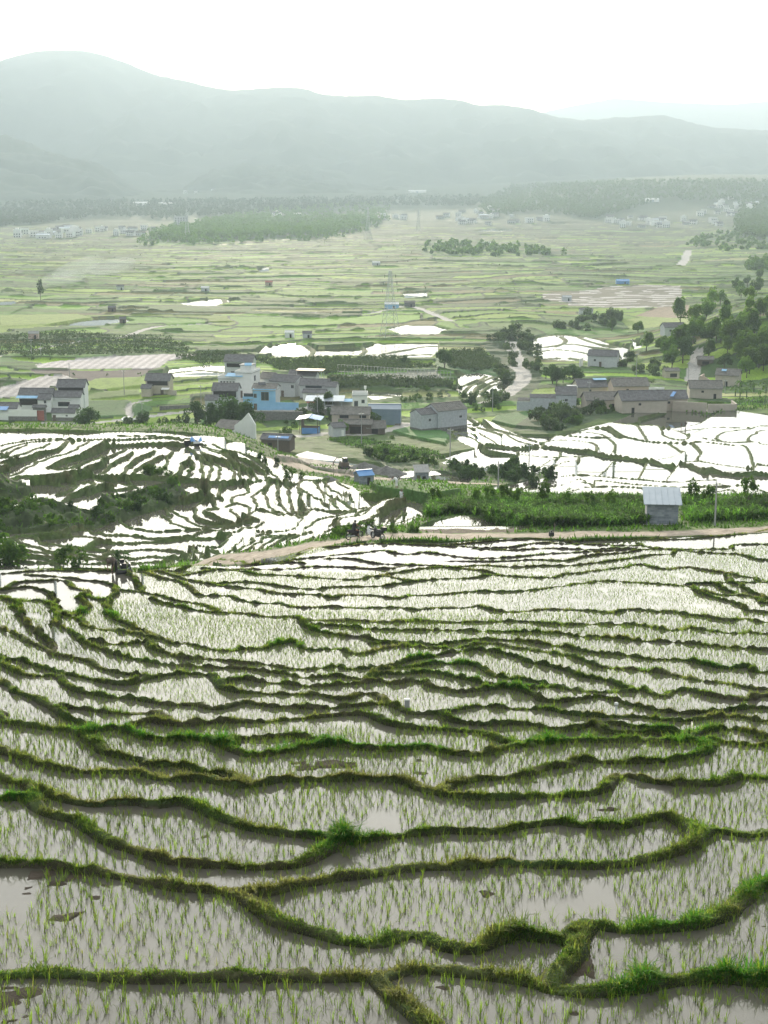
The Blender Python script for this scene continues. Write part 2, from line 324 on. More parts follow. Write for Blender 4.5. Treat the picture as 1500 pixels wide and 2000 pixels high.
# ---------------------------------------------------------------- bund lines traced on the hillside
LT = """
0,1121 60,1116 150,1115 230,1116 280,1118 310,1115 360,1108 400,1104 500,1104 590,1101
57,1122 90,1125 125,1128 165,1133 195,1136 215,1139 228,1148
0,1152 27,1142 57,1135 80,1134 100,1133 133,1136 150,1147 167,1153 180,1167 203,1173
0,1153 30,1147 60,1146 80,1148 90,1158 100,1170 103,1180
-40,1160 0,1167 20,1170 37,1190 50,1213 67,1233 87,1247 100,1255 112,1277
25,1170 43,1173 77,1173 103,1183 110,1200 117,1220 140,1237
163,1153 160,1170 167,1190 150,1203
110,1195 133,1200 157,1207 180,1223 207,1230 247,1233 277,1240 310,1247
228,1148 226,1160 212,1168 203,1173 207,1190 227,1210 260,1223 283,1237 317,1247 337,1257 367,1257 400,1263 433,1270 467,1267 500,1267 530,1260 557,1253 577,1257 597,1268 633,1268 657,1267 673,1273 700,1277 727,1270 747,1265 800,1262 857,1265 900,1265 933,1260 967,1257 1000,1262 1040,1270 1083,1275 1133,1283 1160,1295 1187,1303 1233,1307 1287,1313 1320,1318 1367,1327 1417,1333 1467,1345 1530,1346
173,1253 217,1257 247,1257 283,1253 300,1263 333,1277 367,1287 407,1287 443,1290 467,1297 500,1297 530,1298 567,1307 610,1307 647,1302 673,1300 687,1307 727,1302 767,1297 800,1288 833,1282 867,1277 900,1272 933,1268 967,1273 1000,1281 1033,1292 1067,1298 1100,1308 1133,1322 1167,1328 1200,1335 1225,1346
-40,1222 0,1230 33,1237 57,1250 80,1263 110,1277 143,1282 173,1293 200,1303 233,1313 267,1317 300,1322
283,1253 300,1263
140,1237 160,1253 187,1263 213,1273 253,1283 283,1293 310,1297 383,1303 433,1305 500,1309 577,1318 603,1323 667,1320 703,1325 717,1320 730,1310 753,1307 800,1303 833,1297 867,1295 913,1297 933,1302 967,1315 1000,1325 1050,1333 1100,1341
703,1325 750,1315 783,1317 817,1313 860,1315 883,1323 917,1328 955,1334 1000,1342
-40,1276 0,1283 33,1290 67,1297 100,1307 133,1317 160,1323 187,1327 213,1333 247,1337 283,1327 317,1320 350,1315 383,1315 413,1320 430,1337 453,1347 483,1353 550,1357 600,1357 633,1360 673,1367 700,1355 727,1355 750,1363 767,1370 800,1392
430,1337 457,1330 477,1327 500,1329 527,1333 567,1335 607,1340 660,1335 707,1333 733,1330 760,1337 793,1330 833,1333 850,1341 893,1350 927,1350 950,1347 1000,1342 1033,1345 1077,1340 1133,1347 1180,1352 1227,1352 1247,1345 1267,1352 1293,1360 1313,1350 1350,1347 1383,1357 1420,1363 1467,1365 1530,1361
720,1256 767,1253 800,1255 857,1258 917,1251 1000,1250 1040,1253 1100,1262 1133,1270 1187,1277 1233,1282 1283,1288 1333,1288 1383,1298 1420,1305 1457,1300 1473,1308 1530,1314
615,1220 667,1223 717,1227 767,1230 833,1230 900,1230 950,1232 1000,1233 1067,1235 1110,1237 1133,1242 1173,1245 1207,1247 1253,1252 1317,1255 1383,1260 1417,1263 1467,1267 1530,1272
290,1170 307,1173 333,1180 367,1187 400,1193 433,1197 467,1198 500,1202 533,1205 577,1203 597,1213 610,1227 643,1237 677,1243 717,1245 747,1252 773,1257
597,1211 650,1213 680,1213 733,1215 777,1215 810,1212 833,1215 900,1215 950,1215 1000,1213 1050,1215 1100,1220 1167,1220 1233,1220 1267,1223 1310,1230 1340,1227 1383,1232 1433,1238 1467,1235 1530,1239
226,1152 240,1153 283,1157 317,1163 350,1173 393,1180 417,1187 440,1197
283,1157 275,1145 258,1130 255,1118
280,1118 307,1127 333,1133 360,1140 377,1155 400,1163 433,1163 460,1165 473,1175 500,1178 510,1177
320,1116 337,1123 360,1130 393,1138 433,1145 467,1148 500,1150 533,1157 567,1162 600,1160 633,1163 650,1168 673,1163 717,1163 747,1165 783,1168 817,1163 867,1162 900,1158 933,1155 1000,1155 1050,1152 1093,1145 1140,1140 1173,1135 1233,1137 1283,1140 1343,1145 1363,1152 1383,1163 1417,1175 1450,1183 1530,1198
500,1178 540,1178 567,1183 600,1187 650,1185 700,1187 750,1187 783,1188 817,1192 850,1187 900,1187 933,1185 967,1192 1000,1195 1043,1193 1067,1190 1100,1192 1150,1193 1187,1197 1213,1195 1243,1190 1283,1195 1320,1195 1350,1202 1383,1205 1423,1212 1450,1208 1473,1213 1530,1216
410,1140 433,1140 467,1137 500,1138 533,1142 567,1147 610,1150 650,1147 700,1145 750,1145 777,1140 800,1137 850,1132 900,1130 933,1127 967,1122 1000,1125 1050,1128 1083,1128 1110,1122 1150,1117 1183,1113 1217,1108 1247,1102 1277,1107 1310,1112 1350,1108 1377,1113 1410,1118 1433,1122 1477,1128 1530,1138
340,1124 360,1122 400,1115 433,1112 467,1115 500,1122 550,1123 600,1127 650,1130 693,1132 717,1127 753,1125 783,1132 800,1137
730,1127 750,1123 783,1118 817,1112 860,1108 900,1110 950,1115 985,1124
400,1110 450,1112 500,1112 550,1112 600,1108 650,1107 700,1110 750,1112 783,1107 817,1103 867,1106 890,1110
500,1096 540,1090 567,1083 593,1081
500,1104 550,1097 600,1090 633,1087 667,1082 700,1080 740,1075 767,1078 790,1082 817,1080
575,1082 617,1070 667,1067 733,1062 783,1062 833,1065 900,1067 950,1070 1000,1069 1050,1060 1100,1062 1150,1063 1200,1065 1255,1066
817,1078 867,1083 917,1090 967,1090 1000,1088 1050,1083 1100,1080 1150,1078 1200,1075 1255,1073
640,1091 700,1092 740,1100 783,1102 830,1103
930,1072 1000,1074 1050,1071 1100,1071 1150,1072 1240,1070
813,1062 863,1065 900,1062 950,1058 1000,1053 1050,1052 1093,1053 1115,1060
880,1107 950,1104 1000,1107 1043,1105 1100,1105 1150,1100 1200,1095 1233,1090 1277,1083 1310,1082 1323,1075
870,1096 950,1096 1000,1095 1050,1092 1110,1095 1133,1087 1183,1082 1227,1077 1253,1073 1300,1072 1333,1074 1360,1078 1400,1080 1450,1083 1530,1096
1110,1059 1133,1057 1200,1055 1267,1053 1333,1053 1400,1048 1450,1043 1500,1035 1540,1028
1240,1060 1267,1068 1347,1073 1400,1072 1427,1072 1447,1063 1530,1062
1343,1142 1383,1138 1410,1147 1443,1160 1467,1165 1493,1173 1530,1180
1435,1139 1467,1153 1500,1168 1530,1178
1363,1150 1383,1155 1417,1163 1450,1162
1370,1140 1433,1137 1530,1137
1415,1119 1430,1130 1436,1139
-40,1280 0,1295 20,1303 40,1317 67,1320 100,1320 117,1330 140,1343 167,1353 200,1358 233,1362 267,1365 300,1372 333,1377 383,1378 427,1385 460,1378 483,1373 533,1380 577,1382 610,1383 643,1383 700,1377 740,1373 767,1382 800,1393 850,1393 873,1403 917,1412 967,1415 1040,1413 1083,1423 1117,1425 1150,1418 1187,1413 1217,1415 1267,1422 1310,1426
-40,1322 0,1333 20,1340 40,1353 67,1363 93,1373 117,1385 133,1400 167,1413 187,1424
117,1385 133,1379 167,1385 213,1392 250,1393 283,1393 317,1400 345,1410
240,1418 263,1413 283,1408 333,1412 367,1415 400,1412 450,1412 500,1410 543,1405 583,1403 633,1400 673,1397 713,1398 747,1408 777,1417 817,1422 860,1423 900,1428 940,1428 973,1438 1000,1449 1035,1455
-40,1388 0,1400 27,1410 67,1418 100,1423 133,1427 163,1432 187,1453 213,1470 247,1477 273,1483 293,1490 310,1496
163,1432 185,1426 217,1423 253,1433 293,1442 333,1443 383,1443 417,1448 450,1460 477,1472 500,1474 543,1470 583,1463 617,1457 650,1450 683,1458 717,1463 767,1465 817,1460 860,1462 883,1470 917,1475 943,1472 967,1463 1000,1460 1040,1453 1083,1450 1133,1447 1183,1447 1233,1445 1283,1447 1327,1448 1367,1443 1417,1447 1467,1452 1530,1454
440,1460 450,1440 500,1440 560,1436 600,1442 640,1452
820,1391 870,1390 900,1385 950,1380 1000,1384 1083,1385 1107,1392 1133,1397 1183,1400 1227,1398 1260,1398 1300,1405 1350,1407 1383,1403 1427,1397 1467,1402 1530,1410
1000,1340 1033,1352 1077,1370 1117,1368 1167,1360 1200,1365 1233,1372 1267,1382 1283,1388 1333,1392 1367,1390 1433,1387 1467,1383 1530,1384
1340,1446 1350,1432 1383,1428 1417,1423 1450,1423 1500,1435 1530,1440
1180,1414 1197,1430 1250,1430 1300,1433 1350,1434
850,1547 867,1535 900,1530 923,1525 950,1522 1000,1517 1027,1510 1040,1502 1067,1495 1100,1493 1117,1483 1133,1483 1183,1488 1233,1487 1283,1485 1317,1482 1353,1477 1370,1463 1372,1446
-40,1460 0,1467 27,1472 57,1483 93,1493 127,1500 167,1507 207,1507 250,1507 283,1512 317,1522 357,1523 393,1523 433,1528 467,1533 500,1531 550,1523 600,1523 650,1523 700,1522 750,1523 783,1525 810,1535 840,1547 867,1553 900,1555 933,1560 967,1560 1000,1557 1050,1552 1100,1552 1133,1550 1167,1540 1183,1527 1200,1518 1233,1517 1267,1523 1307,1530 1350,1533 1390,1533 1427,1523 1467,1518 1530,1523
285,1490 300,1493 333,1490 373,1495 413,1503 443,1510 470,1520 480,1531
-40,1512 0,1517 23,1523 53,1530 75,1545
-40,1562 0,1560 27,1560 53,1557 77,1545 100,1550 127,1560 160,1567 187,1570 233,1570 277,1570 300,1577 320,1573 353,1572 383,1577 410,1587 433,1597 467,1610 500,1617 533,1623 583,1628 633,1633 667,1639 733,1637 783,1632 833,1628 877,1623 917,1625 967,1625 1000,1619 1050,1610 1093,1608 1123,1613 1167,1613 1207,1613 1247,1603 1283,1595 1313,1597 1340,1612 1350,1630
60,1557 70,1570 87,1583 117,1597 150,1603 167,1617 193,1630 220,1643 250,1657 283,1667 317,1677 357,1683 400,1687 450,1687 500,1690 540,1690 583,1687 610,1673 640,1657 660,1647 690,1640
-40,1682 0,1685 50,1685 100,1690 150,1697 200,1705 260,1720 310,1730 360,1735 415,1735 450,1739 500,1744 550,1735 600,1725 665,1715 750,1703 825,1693 900,1690 975,1685 1050,1690 1125,1693 1190,1690 1250,1680 1300,1670 1340,1650 1365,1628 1400,1622 1450,1630 1530,1624
440,1738 480,1755 515,1780 540,1800 580,1810 625,1820 675,1835 725,1845 750,1840 800,1825 840,1830 880,1850 925,1855 965,1835 1010,1825 1060,1830 1110,1825 1150,1806 1200,1815 1250,1820 1310,1815 1375,1805 1425,1785 1465,1755 1530,1725
1150,1805 1133,1840 1120,1875 1090,1900 1080,1925
-40,1906 0,1905 75,1902 150,1900 250,1905 350,1908 450,1910 550,1910 650,1912 750,1910 800,1895 875,1900 950,1910 1030,1917 1100,1930 1175,1935 1250,1930 1310,1915 1400,1910 1530,1916
750,1912 790,1950 820,1980 850,2020 890,2060
"""
# left bowl and terraced hill
LH = """
-20,1020 40,1036 110,1040 150,1030 174,1034 182,1040 200,1040 210,1046 236,1048 254,1052 276,1053 290,1058 320,1057 350,1054 380,1050 400,1042 430,1036 450,1030 470,1024 495,1017
230,1005 238,1014 240,1026 254,1034 276,1038 286,1041 310,1044 340,1042 378,1039 406,1032 430,1028 460,1022 480,1019 500,1016
60,1045 80,1043 110,1044 150,1046 176,1050 192,1056 210,1061 240,1065 280,1066 300,1067 330,1064 370,1058 400,1054 420,1048 446,1044 470,1034 480,1030 500,1024 520,1014
30,1046 60,1045 76,1051 84,1060 100,1062 120,1066 140,1070 170,1074 200,1078 216,1080 240,1080 280,1080 300,1081 330,1081 360,1078 380,1075 410,1068 430,1061 442,1050 448,1045
10,1052 32,1050 44,1060 60,1066 76,1070 96,1076 120,1078 150,1080 172,1083 188,1086 202,1090
192,1056 176,1062 165,1072
202,1088 214,1080
-20,1056 16,1064 30,1068 50,1074 76,1078 100,1080 124,1084 148,1088 170,1092 200,1093 230,1092 260,1096 290,1093 330,1091 370,1090 385,1092
374,1074 382,1081 410,1077 440,1071 460,1060 472,1052
-20,1085 20,1090 50,1089 80,1090 100,1096 130,1100
0,1066 20,1074 60,1084 100,1088 130,1092
20,1098 34,1098 70,1100 96,1102 115,1108
160,1102 200,1101 240,1104 290,1103 330,1098 360,1097
385,1092 420,1082 440,1076 460,1064 474,1058 490,1052 502,1044 520,1038 550,1033
430,1080 470,1068 500,1056 520,1046 550,1038 565,1030
500,1040 523,1035 547,1029 570,1021 586,1010 602,998
488,1072 500,1061 519,1052 547,1040 570,1036 590,1031
500,1070 535,1052 558,1041
530,1066 542,1059 561,1049 572,1038 589,1031 610,1024
545,1068 554,1061 577,1052 600,1042 621,1033 640,1027 665,1027
565,1066 577,1061 593,1056 617,1047 640,1040 663,1035 690,1033
600,1018 626,1005 652,998 677,991 698,985
630,1027 663,1015 687,1011 710,1006 733,1000 757,993 795,979
655,1017 668,1005 698,1000 722,996 745,990 785,982
640,1014 675,1000 698,990 722,983 757,977 792,973 812,972
655,1034 687,1024 715,1014 743,1007 768,1000 795,988
680,1034 710,1021 733,1017 757,1011 780,1005 815,999
720,1025 757,1019 780,1012 803,1005 840,998
750,1028 775,1020 800,1013 840,1002
480,1016 500,1003 528,1003 547,999 582,996 617,992 652,989 687,983 715,978
515,960 521,977 530,986 540,996 553,1001
540,946 544,970 554,982 570,991 586,997
560,946 568,972 577,983 593,991 607,996
582,946 589,968 591,980 603,989 622,993
589,960 610,975 631,977 662,983
612,948 631,961 640,968 663,975 690,979
630,948 649,962 668,966 690,971
520,945 533,945 570,947 598,945 617,949 650,950 680,960
340,939 380,938 410,939 450,939 486,941 516,944 552,946
404,939 408,958 416,972
438,940 426,960 430,974
478,941 482,958 452,968 458,982
528,944 512,958 494,968 504,984
388,939 390,958 378,966 362,976
420,973 400,974 382,988 380,1000 390,1012 406,1017 440,1019 490,1017
395,964 368,970 346,978 334,988 338,998 354,1004 370,1014 386,1022 406,1025
320,978 322,988 324,1000 334,1006
318,1004 326,1010 334,1022 350,1026 370,1030 400,1029
416,974 422,990 428,996 398,1000 410,1006 430,1014 465,1017
440,990 460,980 480,986 490,996 510,1002 545,1003
448,994 464,1006 480,1012 500,1015
-20,880 0,877 16,873 44,862 52,860
-20,893 0,888 30,883 50,878 80,868 94,862
-20,912 0,904 20,896 50,887 70,880 100,876 120,870 132,858
20,920 34,914 54,904 80,892 110,886 140,882 156,872 175,862
90,912 112,902 130,896 150,894 170,884 190,876 208,864
118,921 144,910 160,902 174,900 190,896 216,886 244,873
155,922 176,910 192,906 206,896
196,924 206,914 216,902 240,892 260,880
240,928 258,904 276,890 304,878
258,929 276,912 296,900 318,886
296,936 320,918 328,904 328,888 336,876
340,939 356,914 358,900 374,886
364,939 370,920 378,908 374,894
396,938 390,896 384,884 366,868
408,939 412,908 402,896 392,884
424,939 428,910 418,896 396,880
456,939 454,924 452,910 436,894
472,940 462,912 440,898 422,890 394,878
490,941 476,918 460,904 440,890 410,876
510,943 490,922 470,904 450,892 426,880 396,868
530,945 512,926 490,908 466,894 440,880 415,866
548,946 530,930 505,910 480,893 455,878
-20,925 40,924 90,928 124,930 180,928 210,928 250,930 300,936 342,939
92,914 124,922 160,924 195,926
128,929 148,939 180,945
98,930 120,940 148,946 148,952 112,960
182,928 192,940 210,950
170,943 188,948 160,958 120,974
208,927 230,940 255,956
242,929 254,944 268,954
170,962 206,950 216,956 258,955
0,866 60,856 120,858 180,862 240,866 300,863 360,862
0,856 80,850 160,855 240,856 320,852 400,858
230,848 300,850 350,856 400,866
"""
# flooded terraces on the right
LR = """
935,873 943,876 978,878 1013,880 1044,878 1083,881 1118,886 1153,891 1185,898 1227,901 1267,905 1313,911 1348,915 1383,922 1430,928 1530,930
943,877 953,881 1013,887 1060,892 1118,895 1150,895
876,843 890,848 920,848 950,855 974,862 974,869 962,877
882,850 894,856 920,857 939,862 946,869 943,876
896,833 901,834 946,841 981,848 1013,857 1037,862 1044,870 1041,878
860,848 876,841 890,836 901,833 930,832 945,829
908,814 930,824 945,830 962,839 976,841 1013,850 1048,859 1060,862 1058,880
1056,862 1083,859 1118,860 1153,864 1167,871 1165,883 1158,892
1080,850 1114,852 1153,855 1185,856 1227,857 1262,862 1302,864 1348,865 1383,865 1430,868 1453,868 1465,878 1472,894 1477,907 1530,911
1060,862 1086,850
1150,862 1164,866 1166,876 1160,892
1188,857 1201,866 1199,883 1220,892 1243,897 1267,903
1305,865 1334,878 1332,883 1309,890 1283,894 1267,903
1352,866 1369,878 1362,887 1369,899
1316,909 1330,900 1367,899 1418,904 1475,908
1477,908 1453,929
1110,845 1150,836 1183,836 1208,848 1234,857
1140,841 1173,844 1200,855
1183,836 1194,832 1220,834 1243,836 1255,848 1265,860
1243,836 1283,836 1292,843 1299,852 1325,858 1341,857 1346,850
1283,836 1302,837 1313,838 1337,844 1347,849 1341,857
1194,832 1248,821 1248,815 1281,808 1299,803 1276,795
1283,836 1313,829 1360,822 1383,813 1420,800
1313,837 1348,831 1395,828 1442,830 1477,829 1495,827
1344,846 1372,837 1402,834 1453,835 1500,831
1346,850 1383,857 1430,862 1481,862 1530,868
1432,862 1402,852 1400,849 1414,842 1465,837 1530,833
1486,862 1465,855 1463,850 1477,845 1530,841
1199,905 1180,918 1160,929
1264,906 1248,920 1225,934
1325,912 1299,929 1302,937
1093,886 1093,894 1060,908 1035,920
1132,895 1123,904 1088,907 1070,922
1011,884 1011,890 981,906 960,915
970,952 1002,950 1018,947 1048,941 1085,932
1015,952 1055,949 1083,946 1107,941 1132,937 1156,943 1158,954
940,962 1000,962 1083,965 1118,958 1153,954 1243,954 1290,960 1337,960 1400,960 1442,964 1477,970 1530,975
1075,933 1110,929 1150,929 1197,932 1255,935 1309,937 1360,935 1400,934
1140,940 1150,941 1220,943 1290,947 1360,944 1412,941
1158,948 1185,948 1255,951 1325,953 1400,953 1453,954 1530,960
1240,968 1300,968 1360,974 1420,978
"""
# small flooded terraces far down in the valley
LV = """
1020,665 1060,658 1100,657 1140,662
1025,676 1065,676 1110,672 1150,676 1200,682
1095,660 1105,668 1085,676
1030,690 1075,684 1120,686 1170,694 1225,706
1130,662 1160,670 1205,676
1060,700 1110,698 1150,706
880,760 897,757 920,748 940,740 950,735
905,770 915,757 935,748 945,742 965,736
925,776 927,765 935,755 955,747 975,741
880,735 905,730 930,728
940,768 950,757 975,748 1000,744
745,690 790,682 830,676 860,676
740,700 790,692 840,690
590,672 612,684 600,700
700,672 712,684 700,694
330,728 390,722 450,727
300,745 340,740 380,735
430,580 440,590 430,600
705,770 745,772 790,774
690,885 730,900 760,915
"""
def parse(s):
    r = []
    for l in s.strip().split('\n'):
        P = [tuple(map(float, p.split(','))) for p in l.split()]
        if P[0][0] <= -20: P = [(-480, P[0][1]+(P[0][1]-P[1][1])*1.0)]+P
        if P[-1][0] >= 1530: P = P+[(1980, P[-1][1]+(P[-1][1]-P[-2][1])*1.0)]
        r.append(P)
    return r
def densify(pts2, step, wob, seed):
    """Catmull-Rom through world XY points, resampled"""
    P = np.array(pts2, float)
    if len(P) < 2: return P
    Q = np.vstack([2*P[0]-P[1], P, 2*P[-1]-P[-2]]); out = []
    for i in range(1, len(Q)-2):
        n = max(2, int(np.linalg.norm(Q[i+1]-Q[i])/step)); t = np.linspace(0, 1, n, endpoint=False)[:, None]
        a, b, c, d = Q[i-1], Q[i], Q[i+1], Q[i+2]
        out.append(.5*((2*b)+(-a+c)*t+(2*a-5*b+4*c-d)*t**2+(-a+3*b-3*c+d)*t**3))
    out.append(P[-1:]); O = np.vstack(out)
    s = np.concatenate([[0], np.cumsum(np.linalg.norm(np.diff(O, axis=0), axis=1))])
    if wob: O = O+wob*np.stack([fbm(s/1.7+seed*7.3, s*0+seed, 3), fbm(s/1.7+seed*3.1, s*0+seed+50, 3)], 1)
    return O
def world_line(l, ymin=0, far=1e9, step=None, wob=.25, seed=0):
    runs = [[]]
    for p in l:
        u, Y = hit(p[0], p[1], ymin)
        if runs[-1] and (Y > 1.6*runs[-1][-1][1] or Y < runs[-1][-1][1]/1.6): runs.append([])
        runs[-1].append((u*Y, Y))
    res = []
    for r in runs:
        if len(r) >= 2:
            ym = np.mean([q[1] for q in r]); res.append(densify(r, step or max(.3, ym*.006), wob*min(1.5, ym/60+.3), seed))
    return res
DIST = np.full(H0.shape, 99., np.float32); LID = np.full(H0.shape, -1, np.int32)
LINES = []          # (world polyline, zone)
def stamp(O, idx, wmax, D=DIST, I=LID):
    for a, b in zip(O[:-1], O[1:]):
        ym = (a[1]+b[1])/2; m = wmax+max(.0, ym*.004)
        u0 = min(a[0]/a[1], b[0]/b[1])-m/ym; u1 = max(a[0]/a[1], b[0]/b[1])+m/ym
        j0, j1 = np.searchsorted(UU, [u0, u1]); i0, i1 = np.searchsorted(YY, [min(a[1], b[1])-m, max(a[1], b[1])+m])
        if j1 <= j0 or i1 <= i0: continue
        X = XG[i0:i1, j0:j1]; Y = YG[i0:i1, j0:j1]; ab = b-a; L2 = max(ab @ ab, 1e-9)
        t = np.clip(((X-a[0])*ab[0]+(Y-a[1])*ab[1])/L2, 0, 1)
        d = np.hypot(X-a[0]-t*ab[0], Y-a[1]-t*ab[1]); S_ = D[i0:i1, j0:j1]; k = d < S_
        S_[k] = d[k]
        if I is not None: I[i0:i1, j0:j1][k] = idx
for zone, txt in (('near', LT), ('hill', LH), ('right', LR), ('vale', LV)):
    for l in parse(txt):
        for O in world_line(l, 0, wob={'near': .3, 'hill': .35, 'right': .12, 'vale': .15}[zone], seed=len(LINES)):
            LINES.append((O, zone)); stamp(O, len(LINES)-1, {'near': 1.0, 'hill': 1.6, 'right': 1.8, 'vale': 3.0}[zone])
# ---------------------------------------------------------------- zones
ROAD_MAIN = [(1540,1030),(1450,1036),(1330,1042),(1200,1043),(1050,1045),(950,1046),(850,1046),(760,1048),(690,1054),(620,1066),(560,1076),(500,1086),(440,1092),(400,1096)]
ROAD_LOW = [(540,900),(590,912),(650,925),(700,932),(760,936),(830,941),(900,943),(960,945)]
ROAD_VIL = [(-20,829),(80,827),(170,826),(260,818),(330,808),(400,802),(480,802),(560,802),(640,808),(700,814),(800,828),(850,824)]
ROAD_FAR = [(-20,700),(40,690),(100,677),(160,668),(230,662),(300,640),(380,634),(440,632)]
ROAD_FAR2 = [(1330,520),(1338,505),(1345,490)]
ROAD_FAR3 = [(880,628),(800,598),(740,610),(690,615),(600,612)]
ROAD_LANE = [(365,692),(330,720)]
ROAD_TRACK = [(1350,745),(1355,720),(1360,700),(1362,685)]
ROAD_P = [(255,815),(250,800),(262,788),(290,782)]
ROAD_Q = [(478,802),(474,790),(485,775),(495,765)]
LANES = [ROAD_Q, [(560,805),(590,800),(612,796),(625,806)], [(560,850),(600,852),(640,845),(690,850),(760,840),(800,828)]]
RD = np.full(H0.shape, 99., np.float32)
def road(l, half):
    for O in world_line(l, 0, step=1.5, wob=.2): stamp(O, 0, half+2, RDT, None); np.minimum(RD, RDT-half, out=RD); RDT[:] = 99
RDT = np.full(H0.shape, 99., np.float32)
for l, h in ((ROAD_MAIN, 2.1), (ROAD_LOW, 2.0), (ROAD_VIL, 1.7), (ROAD_FAR, 1.6), (ROAD_FAR2, 4), (ROAD_FAR3, 2.0), (ROAD_TRACK, 2.2), (ROAD_P, 1.0)) : road(l, h)
for l in LANES: road(l, 2.2)
PZ = np.zeros(H0.shape, np.int8)             # 1 paddy, 0 other
vis = ~_hid
near = (YG < 150) & ((PY > 1060) | (YG < 100))
below_road = inpoly([(-400,1114),(150,1112),(280,1114),(360,1105),(470,1102),(520,1091),(575,1078),(640,1066),(740,1060),(860,1060),(1000,1051),(1110,1056),(1260,1051),(1400,1045),(1500,1033),(1560,1026),(1900,1020),(1900,5000),(-400,5000)])
PZ[below_road & (YG < 140)] = 1
bowl = inpoly([(-60,836),(60,838),(200,842),(330,843),(400,848),(470,868),(530,900),(570,930),(640,948),(700,962),(800,968),(850,978),(835,1000),(800,1020),(750,1032),(690,1034),(620,1050),(560,1063),(500,1074),(430,1086),(380,1096),(330,1100),(280,1109),(100,1110),(-60,1112)]) & (YG > 138) & (YG < 300)
PZ[bowl] = 1
rightz = inpoly([(908,812),(950,828),(1020,848),(1090,848),(1150,832),(1200,822),(1260,800),(1300,795),(1410,800),(1560,815),(1560,972),(1480,975),(1400,980),(1250,975),(1100,970),(940,966),(930,955),(1000,943),(1080,930),(1040,922),(960,916),(870,895),(860,888),(900,880),(930,876),(870,850),(880,838)]) & (YG > 200) & (YG < 480)
PZ[rightz] = 1
valleyp = [[(1018,668),(1060,656),(1110,656),(1160,664),(1230,676),(1228,708),(1160,708),(1060,702),(1026,690)],
 [(878,762),(895,742),(885,732),(925,726),(975,735),(1007,742),(985,765),(930,778),(905,772)],
 [(495,692),(515,676),(570,672),(600,674),(620,682),(700,678),(740,670),(858,672),(858,690),(830,702),(740,698),(690,694),(620,697),(540,699)],
 [(752,642),(790,635),(850,636),(885,645),(850,653),(782,653)],
 [(345,591),(390,585),(430,583),(462,588),(420,598),(368,598)],
 [(310,742),(330,720),(400,714),(465,716),(468,735),(380,740)],
 [(700,770),(715,764),(785,766),(785,776),(730,783)],
 [(920,453),(950,446),(1008,446),(1000,451)],
 [(1232,664),(1256,666),(1254,680),(1238,682)],
 [(565,886),(600,882),(650,890),(710,900),(765,910),(740,920),(680,914),(620,905),(585,898)],
 [(800,1036),(850,1015),(905,1007),(960,1012),(1040,1031),(1000,1039),(880,1041)],
 [(860,905),(895,895),(940,905),(1000,915),(990,925),(900,915)],
 [(740,936),(770,922),(850,918),(935,930),(915,942),(820,938)],
 [(785,572),(835,570),(838,580),(790,582)],[(500,523),(525,520),(528,530),(505,532)],[(-20,590),(30,588),(35,596),(-20,600)],
 [(160,625),(240,620),(262,628),(200,636),(80,638)],[(1130,745),(1200,742),(1210,752),(1140,756)],[(1230,745),(1275,742),(1280,752),(1235,755)]]
POND = np.zeros(H0.shape, np.int16)
for k, p in enumerate(valleyp):
    m = inpoly(p) & vis & (YG > 125); PZ[m] = 1; POND[m] = k+1
nopaddy = [[(-60,985),(40,985),(90,975),(130,985),(175,998),(190,1012),(150,1028),(60,1036),(-60,1044)], [(-60,938),(20,935),(60,950),(40,962),(-60,965)],
 [(200,975),(290,955),(330,940),(370,965),(330,985),(250,1005),(180,1030),(170,1022)],
 [(690,880),(760,900),(940,925),(1050,918),(1100,932),(1040,945),(940,935),(860,925),(760,918)]]
for p in nopaddy[:3]: PZ[inpoly(p) & (YG > 138)] = 0
PZ[RD < .4] = 0
sight = np.maximum.accumulate((H0-CAMZ)/YG, 0)-(H0-CAMZ)/YG; PZ[(sight*YG > np.where(YG < 140, .12, .8)) & (YG < 300)] = 0
PZ[:, :6] = 0; PZ[:, -6:] = 0
# ---------------------------------------------------------------- fields = connected cells between bunds
rs = np.maximum(ROWS[:, None], YG*.00103)
BAR = np.maximum(.17, .62*rs)
free = (PZ == 1) & (DIST > BAR)
lab = np.zeros(H0.shape, np.int32); parent = [0]
def find(a):
    while parent[a] != a: parent[a] = parent[parent[a]]; a = parent[a]
    return a
prev = []
for i in range(NV):
    r = free[i]
    if not r.any(): prev = []; continue
    dd = np.diff(np.concatenate([[0], r.view(np.int8), [0]])); st = np.nonzero(dd == 1)[0]; en = np.nonzero(dd == -1)[0]
    cur = []; p = 0
    for a, b in zip(st, en):
        l = 0
        while p < len(prev) and prev[p][1] <= a: p += 1
        k = p
        while k < len(prev) and prev[k][0] < b:
            if POND[i, max(a, prev[k][0])] == POND[i-1, max(a, prev[k][0])]:
                f = find(prev[k][2])
                if not l: l = f
                elif f != l: parent[max(f, l)] = min(f, l); l = min(f, l)
            k += 1
        if not l: parent.append(len(parent)); l = len(parent)-1
        cur.append((a, b, l)); lab[i, a:b] = l
    prev = cur
root = np.array([find(a) for a in range(len(parent))]); lab = root[lab]
cnt = np.bincount(lab.ravel()); big = np.nonzero(cnt >= 12)[0]; big = big[big > 0]
remap = np.zeros(len(cnt), np.int32); remap[big] = np.arange(1, len(big)+1); lab = remap[lab]; NC = len(big)
